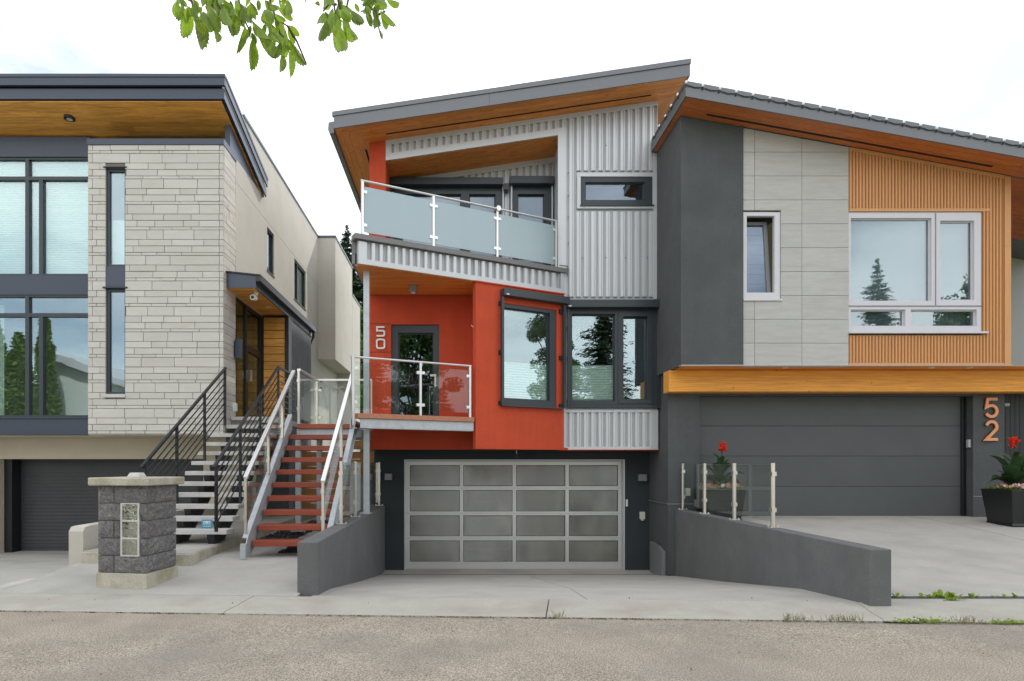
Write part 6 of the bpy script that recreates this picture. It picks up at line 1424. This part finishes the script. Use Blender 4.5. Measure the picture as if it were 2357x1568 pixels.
def leaf_mesh(seed):
    rs = random.Random(seed); mb = MB(); n = 9; rim = []
    bend = rs.uniform(-.3, .3); fold = rs.uniform(.2, .7)
    mb.v = []
    for i in range(n + 1):
        u = i / n; wv = 1.54 * (u ** .7) * ((1 - u) ** .95) + (.0 if i in (0, n) else 0)
        zc_ = bend * math.sin(math.pi * u) + rs.uniform(-.01, .01)
        mb.v += [(-wv, zc_ - fold * wv, -u), (-wv * .5, zc_ - fold * wv * .4 + .015 * (i % 2), -u), (0, zc_, -u), (wv * .5, zc_ - fold * wv * .4 + .015 * (i % 2), -u), (wv, zc_ - fold * wv, -u)]
    for i in range(n):
        for j in range(4): a = i * 5 + j; mb.f.append((a, a + 1, a + 6, a + 5))
        if 0 < i < n - 1:   # serration: a pointed tooth in each interval
            for s, a, b in ((-1, i * 5, i * 5 + 5), (1, i * 5 + 4, i * 5 + 9)):
                p, q = Vector(mb.v[a]), Vector(mb.v[b]); t_ = p * .35 + q * .65 + Vector((s * .075, 0, -.085)); mb.v.append(tuple(t_)); mb.f.append((a, b, len(mb.v) - 1))
    me = bpy.data.meshes.new('leaf'); me.from_pydata(mb.v, [], mb.f); me.materials.append(M['leaf']); me.polygons.foreach_set('use_smooth', [True] * len(me.polygons)); return me
lms = [leaf_mesh(s) for s in range(6)]
rs = random.Random(5)
for a_x, a_y, b_x, b_y, nn in ((260, -60, 620, 90, 16), (620, -60, 900, 130, 16), (840, 20, 1120, 260, 12), (1040, 120, 1240, 380, 9), (1540, -20, 1740, 210, 14), (1880, -60, 2060, 90, 8), (1130, -70, 1300, 0, 3)):
    for _ in range(nn):
        qx, qy = rs.uniform(a_x, b_x), rs.uniform(a_y, b_y); ll = rs.uniform(80, 190); an = rs.gauss(.1, .35); LV.append((qx, qy, qx + ll * math.sin(an), qy + ll * math.cos(an), rs.uniform(.3, .46)))
for k, (x0, y0, x1, y1, ww) in enumerate(LV):
    d0 = LD + rs.uniform(-.14, .22); d1 = d0 + rs.uniform(-.05, .05); a, b = lp(x0, y0, d0), lp(x1, y1, d1); ax = (a - b); ln = ax.length
    o = bpy.data.objects.new('leaf', lms[k % 6]); COL.objects.link(o); o.parent = EL
    zx = ax.normalized(); yaw = rs.uniform(-.7, .7); ref = Vector((math.sin(yaw), -math.cos(yaw), 0)); xx = ref.cross(zx).normalized(); yy_ = zx.cross(xx)
    m3 = Matrix((xx * (ww * ln * .84), yy_ * ln * .5, zx * ln)).transposed()
    o.matrix_local = Matrix.Translation(a - Vector(EL.location)) @ m3.to_4x4()
TW = [[(560,-120),(600,40),(640,110)],[(760,-100),(800,70),(835,180),(880,270),(885,345)],[(1040,-80),(1080,80),(1130,180),(1215,230),(1265,335)],[(1100,140),(1150,300),(1180,330)],[(1870,-60),(1900,0),(1960,80),(2020,130),(2010,200),(2042,330)],
      [(1765,-60),(1740,60)],[(1600,-80),(1625,30),(1640,140)],[(350,-40),(378,50),(398,130)],[(1215,230),(1300,370),(1380,560)],[(2020,130),(2080,100)],[(940,300),(990,340),(1010,420)],[(1650,40),(1580,40),(1530,100)],[(1660,-10),(1700,150)],[(550,40),(575,180)]]
for tw_ in TW:
    part(EL, MB().tube([lp(a, b, LD + .03) for a, b in tw_], [.0045 - .0028 * i / len(tw_) for i in range(len(tw_))], 5), 'twig', M['bark'])
for pts in ([(-.9, 2.25, 3.72), lp(560, -120, LD)], [(-1.0, 2.2, 3.74), lp(760, -100, LD)], [(-.8, 2.3, 3.65), lp(1040, -80, LD)], [(-.45, 2.5, 3.45), lp(1600, -80, LD)], [(-.45, 2.5, 3.45), lp(1870, -60, LD)], [(-.45, 2.5, 3.45), lp(1765, -60, LD)], [(-1.0, 2.2, 3.74), lp(350, -40, LD)]):
    part(EL, MB().tube(pts, [.008, .0045], 6), 'twig', M['bark'])
